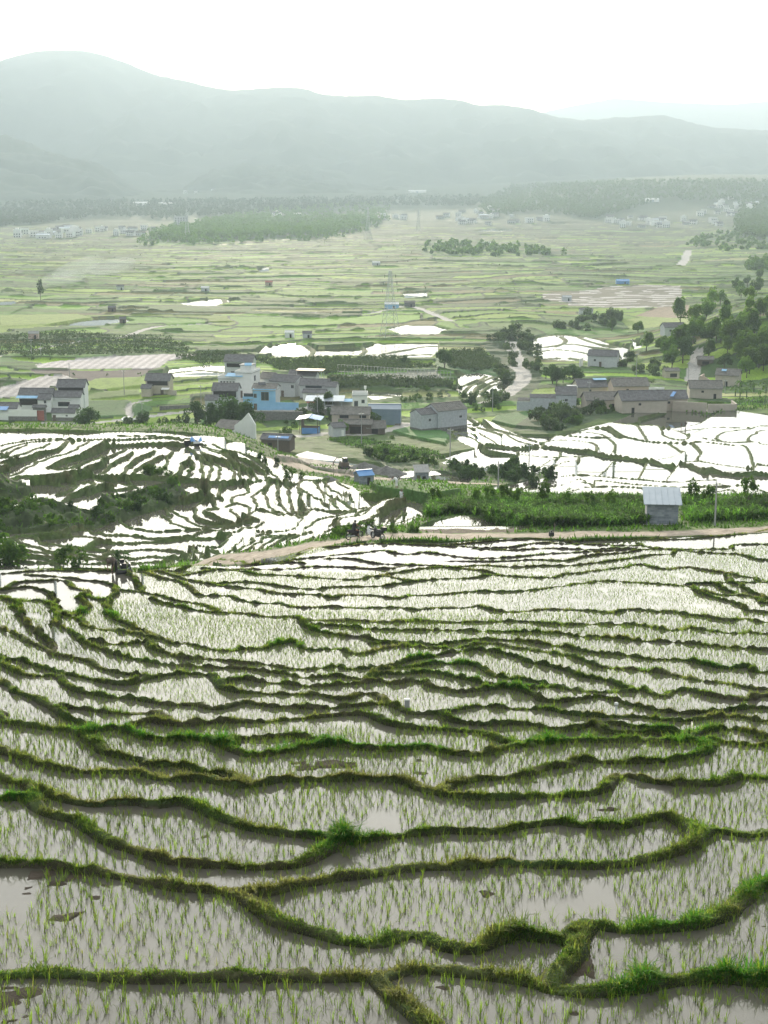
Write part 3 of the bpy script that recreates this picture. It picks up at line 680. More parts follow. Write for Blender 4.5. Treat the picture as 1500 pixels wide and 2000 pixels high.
# water level: the low side of each field in every column, smoothed sideways along the field
L = np.full(H0.shape, np.nan, np.float32); cur = np.full(NU, np.inf); prevl = np.zeros(NU, int)
RUNMIN = np.full(H0.shape, np.inf, np.float32)
for i in range(NV):                      # running minimum away from the camera ...
    same = (lab[i] > 0) & (lab[i] == prevl); cur = np.where(same, np.minimum(cur, H0[i]), H0[i]); RUNMIN[i] = cur; prevl = lab[i]
nxt = np.full(NU, np.inf); prevl = np.zeros(NU, int)
for i in range(NV-1, -1, -1):            # ... and back, so each run carries its own minimum
    same = (lab[i] > 0) & (lab[i] == prevl); nxt = np.where(same, nxt, RUNMIN[i]); RUNMIN[i] = nxt; prevl = lab[i]
L = np.where(lab > 0, RUNMIN, np.nan)
order = np.argsort(lab.ravel(), kind='stable'); bnd = np.searchsorted(lab.ravel()[order], np.arange(NC+2)); cm = np.zeros(NC+1, np.float32); aa = np.zeros(NC+1, np.float32)
Lr = L.ravel(); Yr = YG.ravel(); Pr = POND.ravel()
for c in range(1, NC+1):
    s_ = order[bnd[c]:bnd[c+1]]; cm[c] = np.percentile(Lr[s_], 35); rg = np.percentile(Lr[s_], 95)-np.percentile(Lr[s_], 5)
    aa[c] = 1.0 if Pr[s_[0]] else ((.9 if rg < 2.5 else .6) if Yr[s_[0]] < 135 else .92 if rg < 1.6 else .5 if rg < 3 else .15)
L = L+(cm[lab]-L)*aa[lab]
def shift(a, dy, dx, fill):
    r = np.full_like(a, fill); h, w_ = a.shape
    r[max(dy, 0):h+min(dy, 0), max(dx, 0):w_+min(dx, 0)] = a[max(-dy, 0):h+min(-dy, 0), max(-dx, 0):w_+min(-dx, 0)]; return r
rid = np.zeros(H0.shape, np.int32); prevl = np.zeros(NU, int); curid = np.zeros(NU, np.int64); nid = 0
for i in range(NV):
    newr = (lab[i] > 0) & (lab[i] != prevl); k = int(newr.sum()); curid[newr] = nid+1+np.arange(k); nid += k; rid[i] = np.where(lab[i] > 0, curid, 0); prevl = lab[i]
def runmean(L):
    m = lab > 0; n = np.bincount(rid[m], minlength=nid+1); s_ = np.bincount(rid[m], weights=L[m], minlength=nid+1); a = (s_/np.maximum(n, 1)).astype(np.float32); return np.where(m, a[rid], np.nan)
for q_, st_ in enumerate((1, 2, 4, 8, 12, 8, 4, 2, 1, 6, 3, 1)):
    L = runmean(L)
    acc = np.where(lab > 0, L, 0); n = (lab > 0).astype(np.float32)
    for dx in (st_, -st_):
        s_ = shift(L, 0, dx, np.nan); k = (shift(lab, 0, dx, 0) == lab) & (lab > 0) & (np.abs(s_-L) < .55); acc = acc+np.where(k, s_, 0); n = n+k
    L = np.where(lab > 0, acc/np.maximum(n, 1), np.nan)
L = runmean(L)-np.where(YG < 135, .10, .08)
labd = lab.copy(); Ld = np.where(lab > 0, L, -99.)
for it in range(16):
    z = (labd == 0) & (PZ == 1)
    if not z.any(): break
    for dy, dx in ((1, 0), (-1, 0), (0, 1), (0, -1)):
        s_ = shift(labd, dy, dx, 0); k = (labd == 0) & (PZ == 1) & (s_ > 0); labd[k] = s_[k]; Ld[k] = shift(Ld, dy, dx, -99.)[k]
pad = labd > 0
L = np.where(pad, Ld, -99.)
L = np.where(pad, np.maximum(L, H0-np.where(POND > 0, .5, np.where(YG < 135, 3.4, 2.6))), L)
L = np.where(pad & (YG < 135), np.minimum(L, H0+1.2), L)
_cap = np.minimum.accumulate(np.where(pad, L, 1e3), 0)+.10; L = np.where(pad & (YG < 135), np.minimum(L, _cap), L)   # fields only step down the slope
W_FOOT = np.maximum(np.where(YG < 45, .28, .23), .55*rs); W_TOP = np.maximum(.08, .10*rs)
MX = L.copy()
nearb = (DIST < W_FOOT*1.3)
for it in range(9):
    mm = MX
    for dy, dx in ((1, 0), (-1, 0), (0, 1), (0, -1)):
        mm = np.maximum(mm, shift(MX, dy, dx, -99.))
    MX = np.where(nearb & pad, mm, MX)
zname = np.array([{'near': 0, 'hill': 1, 'right': 2, 'vale': 3}[z] for _, z in LINES])
lid = np.maximum(LID, 0); MX = np.minimum(MX, L+np.where(YG < 135, .9, np.where(zname[lid] == 2, .45, 1.0)))
LBH = np.array([.14, .13, .10, .2])[zname]; _r0 = int(np.argmax(zname == 2)); LBH[_r0] = .75; LBH[_r0+8] = .22
BH = LBH[lid]*(1+.55*fbm(XG/2.3, YG/2.3, 3))
W_FOOT = np.where(BH > .4, np.maximum(W_FOOT, .75), W_FOOT)
prof = 1-sstep(0, 1, (DIST-W_TOP)/(W_FOOT-W_TOP))
prof = np.where(pad, prof, 0)
Zp = L-.05+(MX+BH-L+.05)*prof + fbm(XG*1.1, YG*1.1, 4)*np.where(YG < 45, .085, .05)*(YG < 140) + prof*(fbm(XG*2.5, YG*2.5, 3)*.1+fbm(XG*5, YG*5, 3)*.11*(YG < 70))*np.clip(YG/40, .7, 1.5)
ZG = np.where(pad, Zp, H0+fbm(XG/3, YG/3, 4)*.18*np.clip(YG/150, .5, 1.6))
for mp_ in ([(60,1700),(190,1705),(230,1745),(150,1790),(90,1830),(30,1780)], [(1090,1885),(1150,1850),(1165,1920),(1110,1935)], [(560,1484),(690,1480),(700,1498),(580,1506)], [(330,1625),(420,1610),(450,1630),(350,1645)], [(0,1925),(90,1930),(120,1990),(0,2000)], [(1130,1585),(1240,1575),(1250,1592),(1150,1600)]):
    m = inpoly(mp_) & (YG < 60) & pad & (prof < .05); ZG[m] += (.045+.06*fbm(XG*2.2, YG*2.2, 3))[m]      # bare mud standing out of the water
# ---------------------------------------------------------------- valley fields
val = (~pad) & (YG > 400)
wy = YG+fbm(XG/140, YG/140, 3)*70+fbm(XG/900, YG/700, 2)*180
band = np.floor(wy/np.where(YG < 900, 13., 17.)); bandh = (np.abs(np.sin(band*127.1+11.7))*43758.5) % 1
wx = XG+fbm(XG/90+7, YG/90, 3)*30+bandh*300
fx = np.floor(wx/(38+70*bandh)); fid = (band*131+fx*17).astype(np.int64)
def hsh(a, k): return (np.abs(np.sin(a*(12.9898+k*3.7)+k*78.233))*43758.5453) % 1
h1, h2, h3 = hsh(fid.astype(float), 1), hsh(fid.astype(float), 2), hsh(fid.astype(float), 3)
CROPS = np.array([(.10,.20,.045),(.15,.26,.05),(.055,.12,.045),(.21,.31,.06),(.09,.14,.06),(.05,.10,.04),(.15,.13,.10),(.20,.27,.07),(.075,.15,.05),(.36,.34,.31)])
patch = fbm(XG/260+3, YG/200, 3)
pick = np.clip((h1*9.2+patch*2.2), 0, 9.99)
pick = np.where((pick > 8.9) & (h2 > .45), 8, pick); pick = np.where((pick >= 6) & (pick < 7) & (h2 > .6), 1, pick)
crop = CROPS[pick.astype(int)]*np.array((.84, .96, .42))*(.7+.55*h3)[..., None]
cropoff = np.where(val, h2*.35+(pick.astype(int) % 3 == 2)*.6, 0)
bedge = np.zeros(H0.shape, bool)
for dy, dx in ((1, 0), (0, 1), (0, -1)): bedge |= shift(fid, dy, dx, 0) != fid
bedge &= val
stp = np.where(val, hsh(band, 5)*.6, 0)
far_ = sstep(400, 520, YG)
ZG = ZG+(cropoff+stp)*far_*(1-sstep(3000, 3600, YG))*val*np.clip(RD/3, 0, 1)
hedge = bedge & (vnoise(XG/25, YG/25) > .28)
ZG = ZG+hedge*(.3+1.0*np.maximum(vnoise(XG/6, YG/6), 0))*far_*np.clip(RD/3, 0, 1)
# ---------------------------------------------------------------- ground colours (near bund sides also carry painted shade)
C = np.zeros(H0.shape+(3,), np.float32)
g = fbm(XG/4, YG/4, 4); g2 = fbm(XG/17+9, YG/17, 3)
grassc = np.array((.060,.105,.026))*(1+.5*g)[..., None]+np.array((.05,.05,.012))*np.clip(g2+.1, 0, 1)[..., None]
C[:] = grassc
C = np.where(val[..., None], np.where(bedge[..., None], np.array((.035,.062,.022)), crop*(1+.25*fbm(XG/5, YG/5, 3))[..., None]), C)
mudc = np.array((.085,.068,.052))*(1+.35*fbm(XG*1.3, YG*1.3, 3))[..., None]
dryc = np.array((.125,.105,.062))
drym = np.clip(np.where(YG < 45, .55, .4)[...]+fbm(XG/3+40, YG/3, 4)*1.4, 0, 1)[..., None]*.75
bundc = grassc*(1-drym)+dryc*drym
wall = np.array((.075,.11,.042))*(1+.5*fbm(XG*.9, YG*.9, 3))[..., None]
wf = np.where(YG > 150, .6, .72)[..., None]; shaded_soil = np.where((YG > 150)[..., None], wall, np.array((.040,.034,.026))*(1+.5*fbm(XG*3, YG*3, 3))[..., None])  # near bund sides: soil colour darkened to hold their shade; far sides stay green
bundc = np.where(((prof > .05) & (prof < .8))[..., None], wf*shaded_soil+(1-wf)*bundc, bundc)
darkmud = inpoly([(400,1108),(500,1096),(600,1068),(800,1056),(1000,1050),(1260,1062),(1250,1078),(1000,1098),(860,1107),(700,1116),(500,1116)]) & (YG < 140)
bundc = np.where(darkmud[..., None], np.array((.05,.04,.033))*(1+.3*g)[..., None], bundc)
C = np.where(pad[..., None], np.where((prof > .06)[..., None], bundc, np.where((YG > 135)[..., None], grassc*.8+mudc*.2, mudc)), C)
roadc = np.array((.33,.275,.22))*(1+.22*fbm(XG*.7, YG*.7, 4)+.12*fbm(XG/6, YG/6, 2))[..., None]
rm = (1-sstep(-.5, .35, RD+fbm(XG*.8, YG*.8, 3)*.7))[..., None]; rm = np.where(YG[..., None] > 400, (RD < .2)[..., None], rm)
roadc = np.where((YG > 380)[..., None], np.array((.38,.37,.35)), roadc)
C = C*(1-rm)+roadc*rm
SPEC = [ # special patches: polygon, colour
 ([(70,716),(110,708),(250,698),(395,693),(400,697),(330,706),(310,722),(190,724),(75,722)], (.42,.39,.39)),
 ([(-20,765),(40,752),(80,738),(130,736),(148,745),(140,757),(90,765),(30,778),(-20,782)], (.36,.34,.33)),
 ([(60,724),(190,726),(310,722),(270,740),(180,752),(150,742),(120,735),(70,735)], (.10,.085,.075)),
 ([(160,752),(190,742),(290,738),(285,755),(200,765),(160,768)], (.20,.30,.05)),
 ([(165,768),(270,765),(275,775),(170,785)], (.13,.20,.05)),
 ([(160,785),(250,785),(300,800),(280,815),(170,818)], (.06,.14,.035)),
 ([(480,720),(560,735),(640,737),(660,742),(560,742),(490,730)], (.16,.25,.07)),
 ([(1110,582),(1180,562),(1260,558),(1330,560),(1330,600),(1240,604),(1110,600)], (.27,.24,.23)),
 ([(1060,575),(1180,567),(1330,590),(1300,598),(1150,596),(1060,588)], (.30,.26,.25)),
 ([(1210,628),(1340,610),(1345,640),(1230,645)], (.20,.28,.06)),
 ([(1290,600),(1345,598),(1350,625),(1240,620)], (.24,.19,.13)),
 ([(970,815),(1080,800),(1120,810),(1060,840),(1000,835),(960,825)], (.06,.15,.035)),
 ([(1080,815),(1140,805),(1160,815),(1090,840)], (.10,.085,.07)),
 ([(765,845),(820,832),(880,850),(870,870),(800,855)], (.06,.17,.035)),
 ([(850,690),(960,700),(1000,740),(890,728),(850,720)], (.08,.16,.06)),
 ([(660,738),(850,728),(870,745),(700,745)], (.22,.24,.19)),
 ([(530,895),(590,895),(720,915),(700,930),(600,915),(540,903)], (.30,.27,.23)),
 ([(1190,680),(1260,700),(1230,720),(1140,712)], (.14,.22,.05)),
 ([(0,618),(150,615),(200,628),(0,640)], (.22,.30,.07)),
 ([(860,945),(720,950),(740,962),(830,975),(900,965)], (.07,.15,.035)),
 ([(1385,824),(1480,818),(1492,824),(1440,832),(1396,830)], (.07,.24,.03))]
for p, c in SPEC:
    m = inpoly(p) & vis & (RD > 0); m &= (YG > 130); ZG[m] = np.where(pad[m], ZG[m], H0[m]+.3+(.35 if c[1] > .12 else 0))
    st_ = .85+.3*((np.floor(XG/1.6) % 2) > 0)*(c[0] > .25) ; C[m] = (np.array(c)*(st_*(1+.3*fbm(XG/2.2, YG/2.2, 3)))[..., None])[m]
for p in ([(1110,582),(1180,562),(1260,558),(1330,560),(1330,600),(1240,604),(1110,600)], [(1060,575),(1180,567),(1330,590),(1300,598),(1150,596),(1060,588)]):
    m = inpoly(p) & vis; row_ = (np.floor(YG/11+XG/60) % 2 == 0) & (vnoise(XG/7, YG/9) > -.1)
    C[m] = np.where(row_[..., None], np.array((.42,.41,.40)), np.array((.13,.125,.09))*(1+.4*fbm(XG/20, YG/20, 2))[..., None])[m]
# the stream between the trees
STREAM = [(1000,672),(1003,690),(1012,705),(1008,720),(1022,735),(1020,750),(1005,762),(985,775),(965,785),(950,790)]
for O in world_line(STREAM, 0, step=2): stamp(O, 0, 5, RDT, None)
sm_ = (RDT < 2.6) & vis & (YG > 420); C[sm_] = (.42,.40,.37); RDT[:] = 99
BUSHY = [([(940,670),(1000,655),(1040,690),(1060,745),(1020,790),(930,775),(985,740),(960,700)], 1), ([(700,880),(760,895),(940,922),(1050,915),(1100,930),(1040,943),(940,938),(860,925),(760,918)], 1),
 ([(1060,800),(1120,790),(1200,790),(1225,790),(1150,825),(1080,845),(1000,840)], 1)]
for p, _ in BUSHY:
    m = inpoly(p) & vis & ~sm_ & (YG > 150); C[m] = (np.array((.04,.07,.026))*(1+.5*g)[..., None])[m]
for p in nopaddy[:3]:
    m = inpoly(p) & (YG > 138); C[m] = (np.array((.055,.078,.034))*(1+.8*fbm(XG/1.7, YG/1.7, 3))[..., None])[m]; ZG[m] += (fbm(XG/3, YG/3, 4)*1.6)[m]
wood = (YG > 3000); C[wood] = (.045,.075,.03)
WOODS = {'r': [(930,400),(1000,365),(1150,360),(1300,355),(1560,356),(1560,440),(1480,470),(1440,455),(1450,395),(1300,392),(1160,430),(1050,415),(950,425)], 'm': [(300,472),(330,452),(420,440),(600,442),(700,432),(700,450),(620,464),(450,470)], 'n': [(380,440),(520,415),(740,400),(760,410),(740,440),(600,436)], 'f': [(-80,450),(-80,405),(150,395),(400,395),(640,390),(940,385),(950,405),(760,405),(500,420),(330,430),(200,425),(60,440)]}
for p_ in WOODS.values():
    m = inpoly(p_) & (YG > 1300); C[m] = (np.array((.040,.068,.028))*(1+.4*fbm(XG/30, YG/30, 2))[..., None])[m]; ZG[m] += 3.0
# slide the near terraces along their sight lines so that every field lies level
XO, YO = XG, YG
slope = (CAMZ-H0)/YO
wgt = pad & (YO < 135)
YW = np.where(wgt, (CAMZ-(L+(MX+.55*BH-L)*prof))/slope, YO); mixw = sstep(124, 136, YO); YW = YW*(1-mixw)+YO*mixw
core = slice(6, NU-6); YW = np.where((YO > 16) & (YO < 140), YW, YO)
step_ = np.arange(NV)[:, None]*.004; lo = YO < 140
YW = np.where(lo, np.maximum.accumulate(np.where(lo, YW-step_, -1e9), 0)+step_, YO)
first = np.argmax(YY >= 140); YW[first:] = np.maximum(YO[first:], YW[first-1][None]+.02*np.arange(1, NV-first+1)[:, None])
zb = CAMZ-slope*YW; lowz = wgt & (YO > 16); Zw_ = L+(MX+.55*BH-L)*prof; want = Zw_*(1-mixw)+H0*mixw
ZG = np.where(lowz, ZG-Zw_+zb, np.where(YW > YO, ZG-H0+zb, ZG)); LW = np.where(lowz & (zb < want-.03), np.minimum(L, zb+.02), L); LW = np.where(lowz, LW*(1-mixw)+(zb+.02)*mixw, LW)
YG = YW; XG = UG*YG
qi = np.arange(NV-1)[:, None]*NU+np.arange(NU-1)[None]
quads = np.stack([qi, qi+1, qi+NU+1, qi+NU], -1).reshape(-1, 4)
gm = fast_mesh('ground', np.stack([XG, YG, ZG], -1).reshape(-1, 3), quads, col=C.reshape(-1, 3), smooth=True)
tag(link('ground', gm, M['ground']), kind='structure')
# ---------------------------------------------------------------- water in the paddies
def water_obj(name, mask, mat_):
    ok_ = mask & pad & (prof < .9)
    c_ = ok_[:-1, :-1] & ok_[:-1, 1:] & ok_[1:, :-1] & ok_[1:, 1:]
    c_ &= (labd[:-1, :-1] == labd[:-1, 1:]) & (labd[:-1, :-1] == labd[1:, :-1]) & (labd[:-1, :-1] == labd[1:, 1:])
    qs = qi[c_]; qs = np.stack([qs, qs+1, qs+NU+1, qs+NU], -1).reshape(-1, 4)
    used, inv = np.unique(qs, return_inverse=True); V = np.stack([XG.ravel()[used], YG.ravel()[used], LW.ravel()[used]], 1)
    tag(link(name, fast_mesh(name, V, inv.reshape(-1, 4), smooth=True), mat_), kind='structure')
water_obj('paddy_water', YG < 300, M['water'])
water_obj('valley_water', YG >= 300, M['pond'])
# ---------------------------------------------------------------- queries on the finished ground
# (x, y) are map coordinates on the unwarped grid; surf() gives the real point on the ground
def _cell(X, Y):
    X = np.asarray(X, float); Y = np.asarray(Y, float); u = X/Y
    j = np.clip(np.searchsorted(UU, u)-1, 0, NU-2); i = np.clip(np.searchsorted(YY, Y)-1, 0, NV-2)
    return u, i, j, np.clip((u-UU[j])/(UU[j+1]-UU[j]), 0, 1), np.clip((Y-YY[i])/(YY[i+1]-YY[i]), 0, 1)
def surf(X, Y, A=None):
    u, i, j, fu, fv = _cell(X, Y)
    def bl(G): return (G[i, j]*(1-fu)+G[i, j+1]*fu)*(1-fv)+(G[i+1, j]*(1-fu)+G[i+1, j+1]*fu)*fv
    y = bl(YG); return np.stack([u*y, y, bl(ZG if A is None else A)], -1)
def cellat(X, Y):
    j = np.clip(np.searchsorted(UU, X/Y), 0, NU-1); i = np.clip(np.searchsorted(YY, Y), 0, NV-1); return i, j
def at(px, py, ymin=0):
    u, Y = hit(px, py, ymin); return Vector(surf(u*Y, Y).tolist())
def mpp(p): return (p.y*CP-(p.z-CAMZ)*SP)/F       # metres per photograph pixel at p

# ================================================================== MOUNTAINS, HAZE
def ridge(name, pts, D, base, depth, seed, rough=14, fuzz=7):
    """a mountain range: skyline heights from the photograph at distance D, falling away on both sides"""
    xs = np.linspace(pts[0][0], pts[-1][0], 420); sk = np.interp(xs, [p[0] for p in pts], [p[1] for p in pts])
    k = np.exp(-np.linspace(-2, 2, 9)**2); sk = np.convolve(np.pad(sk, 4, 'edge'), k/k.sum(), 'valid')
    u, t = ray(xs, sk); hz = CAMZ+D*t
    n = 64; V = []
    f = np.concatenate([np.linspace(0, 1, 44), np.linspace(1.03, 1.7, n-44)])
    for i, a in enumerate(f):
        Y = D-depth*(1-a); X = u*D*(1+(a-1)*.0)
        shape = np.where(a <= 1, a**1.25, np.maximum(0, 1-(a-1)/.7)); spur = fbm(X/700+seed, Y*0+seed*3.1+a*1.3, 4)*.75
        h = base+(hz-base)*np.clip(shape*(1+spur*(1-min(a, 1))*1.3), 0, 1.0 if a < 1 else 1)
        h = h+fbm(X/120+seed, Y/120+np.zeros_like(X), 4)*rough*6*(a < .93)*(a > .02)*min(1, a*3)
        if .93 < a < 1.06: h = h+np.abs(fbm(X/24+seed*5, Y/24+np.zeros_like(X), 3))*fuzz*2
        V.append(np.stack([X, np.full_like(X, Y), h], 1))
    V = np.concatenate(V); m = len(xs); q = np.arange(n-1)[:, None]*m+np.arange(m-1)[None]
    me = fast_mesh(name, V, np.stack([q, q+1, q+m+1, q+m], -1).reshape(-1, 4), smooth=False)
    return tag(link(name, me, M['mountain']), kind='structure')
M['mountain'] = mottled('mountain_forest', (.022, .045, .02), (.05, .08, .032), .006, .95, 0)
ridge('mountain_range', [(-900,330),(-500,240),(-200,190),(-60,150),(0,119),(50,104),(100,98),(175,101),(215,112),(270,133),(310,149),(360,158),(400,169),(460,178),(520,172),(590,171),(620,183),(660,189),(730,186),(790,197),(850,192),(900,196),(940,209),(975,205),(1040,214),(1090,231),(1140,236),(1200,231),(1300,226),(1340,237),(1380,249),(1440,252),(1500,256),(1600,270),(1900,300),(2400,330)], 8600, 20, 2900, 3.7)
ridge('foothill', [(-700,300),(-200,262),(-40,262),(10,266),(60,280),(100,304),(140,311),(190,318),(230,345),(270,372),(330,392)], 5300, 15, 900, 8.1, 8, 6)
ridge('foothill.001', [(330,392),(400,340),(470,322),(560,325),(640,345),(720,362),(850,375),(960,390)], 6000, 15, 900, 12.3, 8, 5)
ridge('distant_range', [(900,260),(1080,215),(1120,207),(1200,192),(1300,200),(1420,205),(1500,198),(1700,215),(2400,280)], 14500, 20, 2500, 21.0, 10, 3)
me = MB().box((0, 7600, 560), (26000, 17000, 1124)).mesh('haze'); hz = link('haze', me)
hm = bpy.data.materials.new('haze'); hm.use_nodes = True; t = hm.node_tree; t.nodes.clear()
o = nd(t, 'ShaderNodeOutputMaterial'); v = nd(t, 'ShaderNodeVolumePrincipled'); t.links.new(v.outputs[0], o.inputs['Volume'])
v.inputs['Color'].default_value = (*HAZE_C, 1); v.inputs['Density'].default_value = HAZE_D; v.inputs['Anisotropy'].default_value = HAZE_G
me.materials.append(hm); tag(hz, kind='stuff', label='pale bluish haze filling the valley up to the mountains', cat='haze')

sm = bpy.data.materials.new('smoke'); sm.use_nodes = True; t = sm.node_tree; t.nodes.clear()
o = nd(t, 'ShaderNodeOutputMaterial'); v = nd(t, 'ShaderNodeVolumePrincipled'); t.links.new(v.outputs[0], o.inputs['Volume']); v.inputs['Color'].default_value = (.9, .92, .92, 1); v.inputs['Density'].default_value = .02
mb = MB()
for px, py, rx, rz_, lean in ((125,560,17,5,3),(152,548,15,9,10),(212,546,18,8,9)):
    p = at(px, py); n = 10; vs = []
    for i in range(7):
        la = math.pi*i/6; vs += [(p.x+rx*math.sin(la)*math.cos(k*6.283/n)+lean*math.cos(la)*1.5, p.y+rx*.6*math.sin(la)*math.sin(k*6.283/n), p.z+rz_*1.05+rz_*math.cos(la)) for k in range(n)]
    mb.add(vs, [((i+1)*n+k, (i+1)*n+(k+1) % n, i*n+(k+1) % n, i*n+k) for i in range(6) for k in range(n)])
tag(mb.build('smoke', sm), 'thin pale smoke drifting low over the far left fields', 'smoke', kind='stuff')
# ================================================================== GRASS AND RICE
def blades(P, az, h, w, lean, col, far=False):
    """P base points, one bent blade each -> verts, quads, tris, colours"""
    n = len(P); ca, sa = np.cos(az), np.sin(az); rt = np.stack([-sa, ca, 0*az], 1); fw = np.stack([ca, sa, 0*az], 1); up = np.array([0, 0, 1.])
    if far:
        V = np.stack([P-rt*w[:, None]/2, P+rt*w[:, None]/2, P+fw*(h*lean)[:, None]+up*h[:, None]], 1).reshape(-1, 3)
        return V, np.zeros((0, 4), int), np.arange(n*3).reshape(-1, 3), np.repeat(col, 3, 0)
    m = P+fw*(h*lean*.35)[:, None]+up*(h*.62)[:, None]; tp = P+fw*(h*lean)[:, None]+up*(h*(1-.25*lean))[:, None]
    V = np.stack([P-rt*w[:, None]/2, P+rt*w[:, None]/2, m+rt*w[:, None]*.4, m-rt*w[:, None]*.4, tp], 1).reshape(-1, 3)
    b = np.arange(n)[:, None]*5
    return V, b+np.array([0, 1, 2, 3]), b+np.array([3, 2, 4]), np.repeat(col, 5, 0)
def gather(parts):
    Vs, Q, T, Cc, o_ = [], [], [], [], 0
    for V, q, t_, c in parts: Vs.append(V); Q.append(q+o_); T.append(t_+o_); Cc.append(c); o_ += len(V)
    return np.concatenate(Vs), np.concatenate(Q), np.concatenate(T), np.concatenate(Cc)
LUSH = [(190,1430,40),(260,1440,50),(220,1460,30),(290,1480,30),(400,1445,55),(445,1460,30),(540,1470,50),(655,1455,45),(700,1462,30),(820,1465,70),(960,1225,40),(1090,1450,60),(1320,1445,60),(1360,1450,40),(1330,1480,40),(1250,1485,40),
 (1270,1345,22),(240,1230,50),(170,1215,30),(880,1300,45),(800,1295,40),(1040,1895,45),(980,1800,28),(1060,1900,40),(1400,1770,80),(1300,1815,80),(1480,1740,60),(30,1560,40),(620,1670,40),(600,1685,30),(880,1530,30),(660,1250,40),(1395,1325,50),(1450,1920,90),(1250,1935,80),(560,1255,30),(1000,1350,40),(950,1335,40),(990,1815,28),(690,1690,60),(1380,1335,40)]
lushw = []
for px, py, r in LUSH:
    p = at(px, py); lushw.append((p.x, p.y, r*mpp(p)*1.3))
lushw = np.array(lushw)
gp = []
NEARL = [(O, i) for i, (O, z) in enumerate(LINES) if z == 'near']
def grow(O, i, dens, off, hscale=1, only=0):
    seg = np.diff(O, axis=0); ln = np.linalg.norm(seg, axis=1); ym = (O[:-1, 1]+O[1:, 1])/2
    dn = np.where(ym < 40, 850, np.where(ym < 75, 360, 150))*dens; cnt_ = rng.poisson(ln*dn)
    k = np.repeat(np.arange(len(seg)), cnt_)
    if not len(k): return
    t_ = rng.random(len(k)); p2 = O[k]+seg[k]*t_[:, None]; nrm = np.stack([-seg[k, 1], seg[k, 0]], 1)/ln[k, None]
    p2 = p2+nrm*(rng.normal(0, off, len(k))*np.where(p2[:, 1] > 70, 1.25, 1))[:, None]
    u = p2[:, 0]/p2[:, 1]; keep = (np.abs(u) < .3) & (p2[:, 1] > 16.5); p2 = p2[keep]
    if not len(p2): return
    X, Y = p2[:, 0], p2[:, 1]; bare = vnoise(X/1.8+i*13.7, Y/1.8)+.4*vnoise(X*1.6, Y*1.6)
    lu = np.zeros(len(X))
    for a, b, r in lushw: lu = np.maximum(lu, np.exp(-((X-a)**2+(Y-b)**2)/r**2))
    keep = (bare+lu > -.95+.35*rng.random(len(X))) if not only else (lu > .25+.3*rng.random(len(X))); X, Y, lu, bare = X[keep], Y[keep], lu[keep], bare[keep]
    n = len(X); PP = surf(X, Y)-np.array([0, 0, .015])
    r = rng.random(n); dry = np.clip(np.where(Y < 42, .5, .34)+.9*vnoise(X/2.1+77, Y/2.1)+.25*rng.normal(size=n)-1.2*lu, 0, 1)[:, None]
    gcol = np.array((.105,.19,.034))*(.5+.8*rng.random(n))[:, None]*(1-lu[:, None])+np.array((.07,.21,.03))*(.6+.7*rng.random(n))[:, None]*lu[:, None]
    lit_yel = np.array((.22,.27,.055)); gcol = np.where((r < .25)[:, None], lit_yel*(.7+.6*rng.random(n))[:, None], gcol)  # sunlit yellow put into the colour of scattered blades
    col = gcol*(1-dry*.75)+np.array((.23,.195,.11))*(.55+.7*rng.random(n))[:, None]*dry*.75
    h = (.03+.085*rng.random(n)**1.5+.19*lu*rng.random(n)+.16*(rng.random(n) < .10)*rng.random(n))*hscale*np.where(Y > 45, .85, 1)*(.62+1.1*np.clip(vnoise(X*2.3+9, Y*2.3)+.5*vnoise(X*6, Y*6), -.2, 1)); w_ = np.maximum(.017, .00036*Y)
    f = Y > 62
    for m_, far in ((~f, False), (f, True)):
        if m_.any(): gp.append(blades(PP[m_], rng.random(m_.sum())*6.28, h[m_], w_[m_]*(1.5 if far else 1), (.3+.9*rng.random(n))[m_], col[m_], far))
for O, i in NEARL: grow(O, i, 1.15, .10)
for O, i in NEARL: grow(O, i, .8, .16, 1.0, 1)
V, Q, T, Cc = gather(gp)
tag(link('bund_grass', fast_mesh('bund_grass', V, Q, T, Cc), M['grass']), 'green and dry grass growing along the paddy bunds', 'grass', kind='stuff')
# rice seedlings
def paddy_pts(Y0, Y1, dx, dy, umax=.29):
    out = []
    ys = np.arange(Y0, Y1, dy)
    for y in ys:
        x = np.arange(-umax*y, umax*y, dx); out.append(np.stack([x+.05*rng.normal(size=len(x))*dx/.2+.25*math.sin(y*.23), y+.13*dy*rng.normal(size=len(x))], 1))
    p = np.concatenate(out); i, j = cellat(p[:, 0], p[:, 1])
    k = (labd[i, j] > 0) & (DIST[i, j] > np.maximum(.22, W_FOOT[i, j]*.7)) & (prof[i, j] < .2); p = p[k]; i, j = i[k], j[k]
    return p, i, j
MIRROR = [[(-300,1112),(240,1112),(262,1130),(250,1150),(228,1150),(212,1170),(190,1172),(165,1205),(135,1200),(100,1168),(-300,1168)],
 [(400,1106),(560,1092),(700,1060),(1000,1048),(1255,1060),(1245,1076),(1000,1100),(860,1106),(700,1118),(420,1113)], [(1235,1062),(1400,1044),(1600,1020),(1900,1040),(1500,1064),(1430,1073),(1260,1070)],
 [(0,1670),(60,1672),(95,1700),(60,1780),(-100,1800)]]
def mirror(i, j):
    m = np.zeros(len(i), bool)
    for q_ in MIRROR: m |= inpoly(q_, PX[i, j], PY[i, j])
    return m
p, i, j = paddy_pts(16.8, 132, .185, .215)
k = ~mirror(i, j) & (rng.random(len(p)) > .05) & (vnoise(p[:, 0]/1.3, p[:, 1]/1.3) > -.72); p, i, j = p[k], i[k], j[k]
thin = (p[:, 1] > 70) & (rng.random(len(p)) < .25); p, i, j = p[~thin], i[~thin], j[~thin]
P3 = surf(p[:, 0], p[:, 1]); P3[:, 2] = np.minimum(P3[:, 2]+.05, LW[i, j])
SX, SY = project(P3[:, 0], P3[:, 1], P3[:, 2])
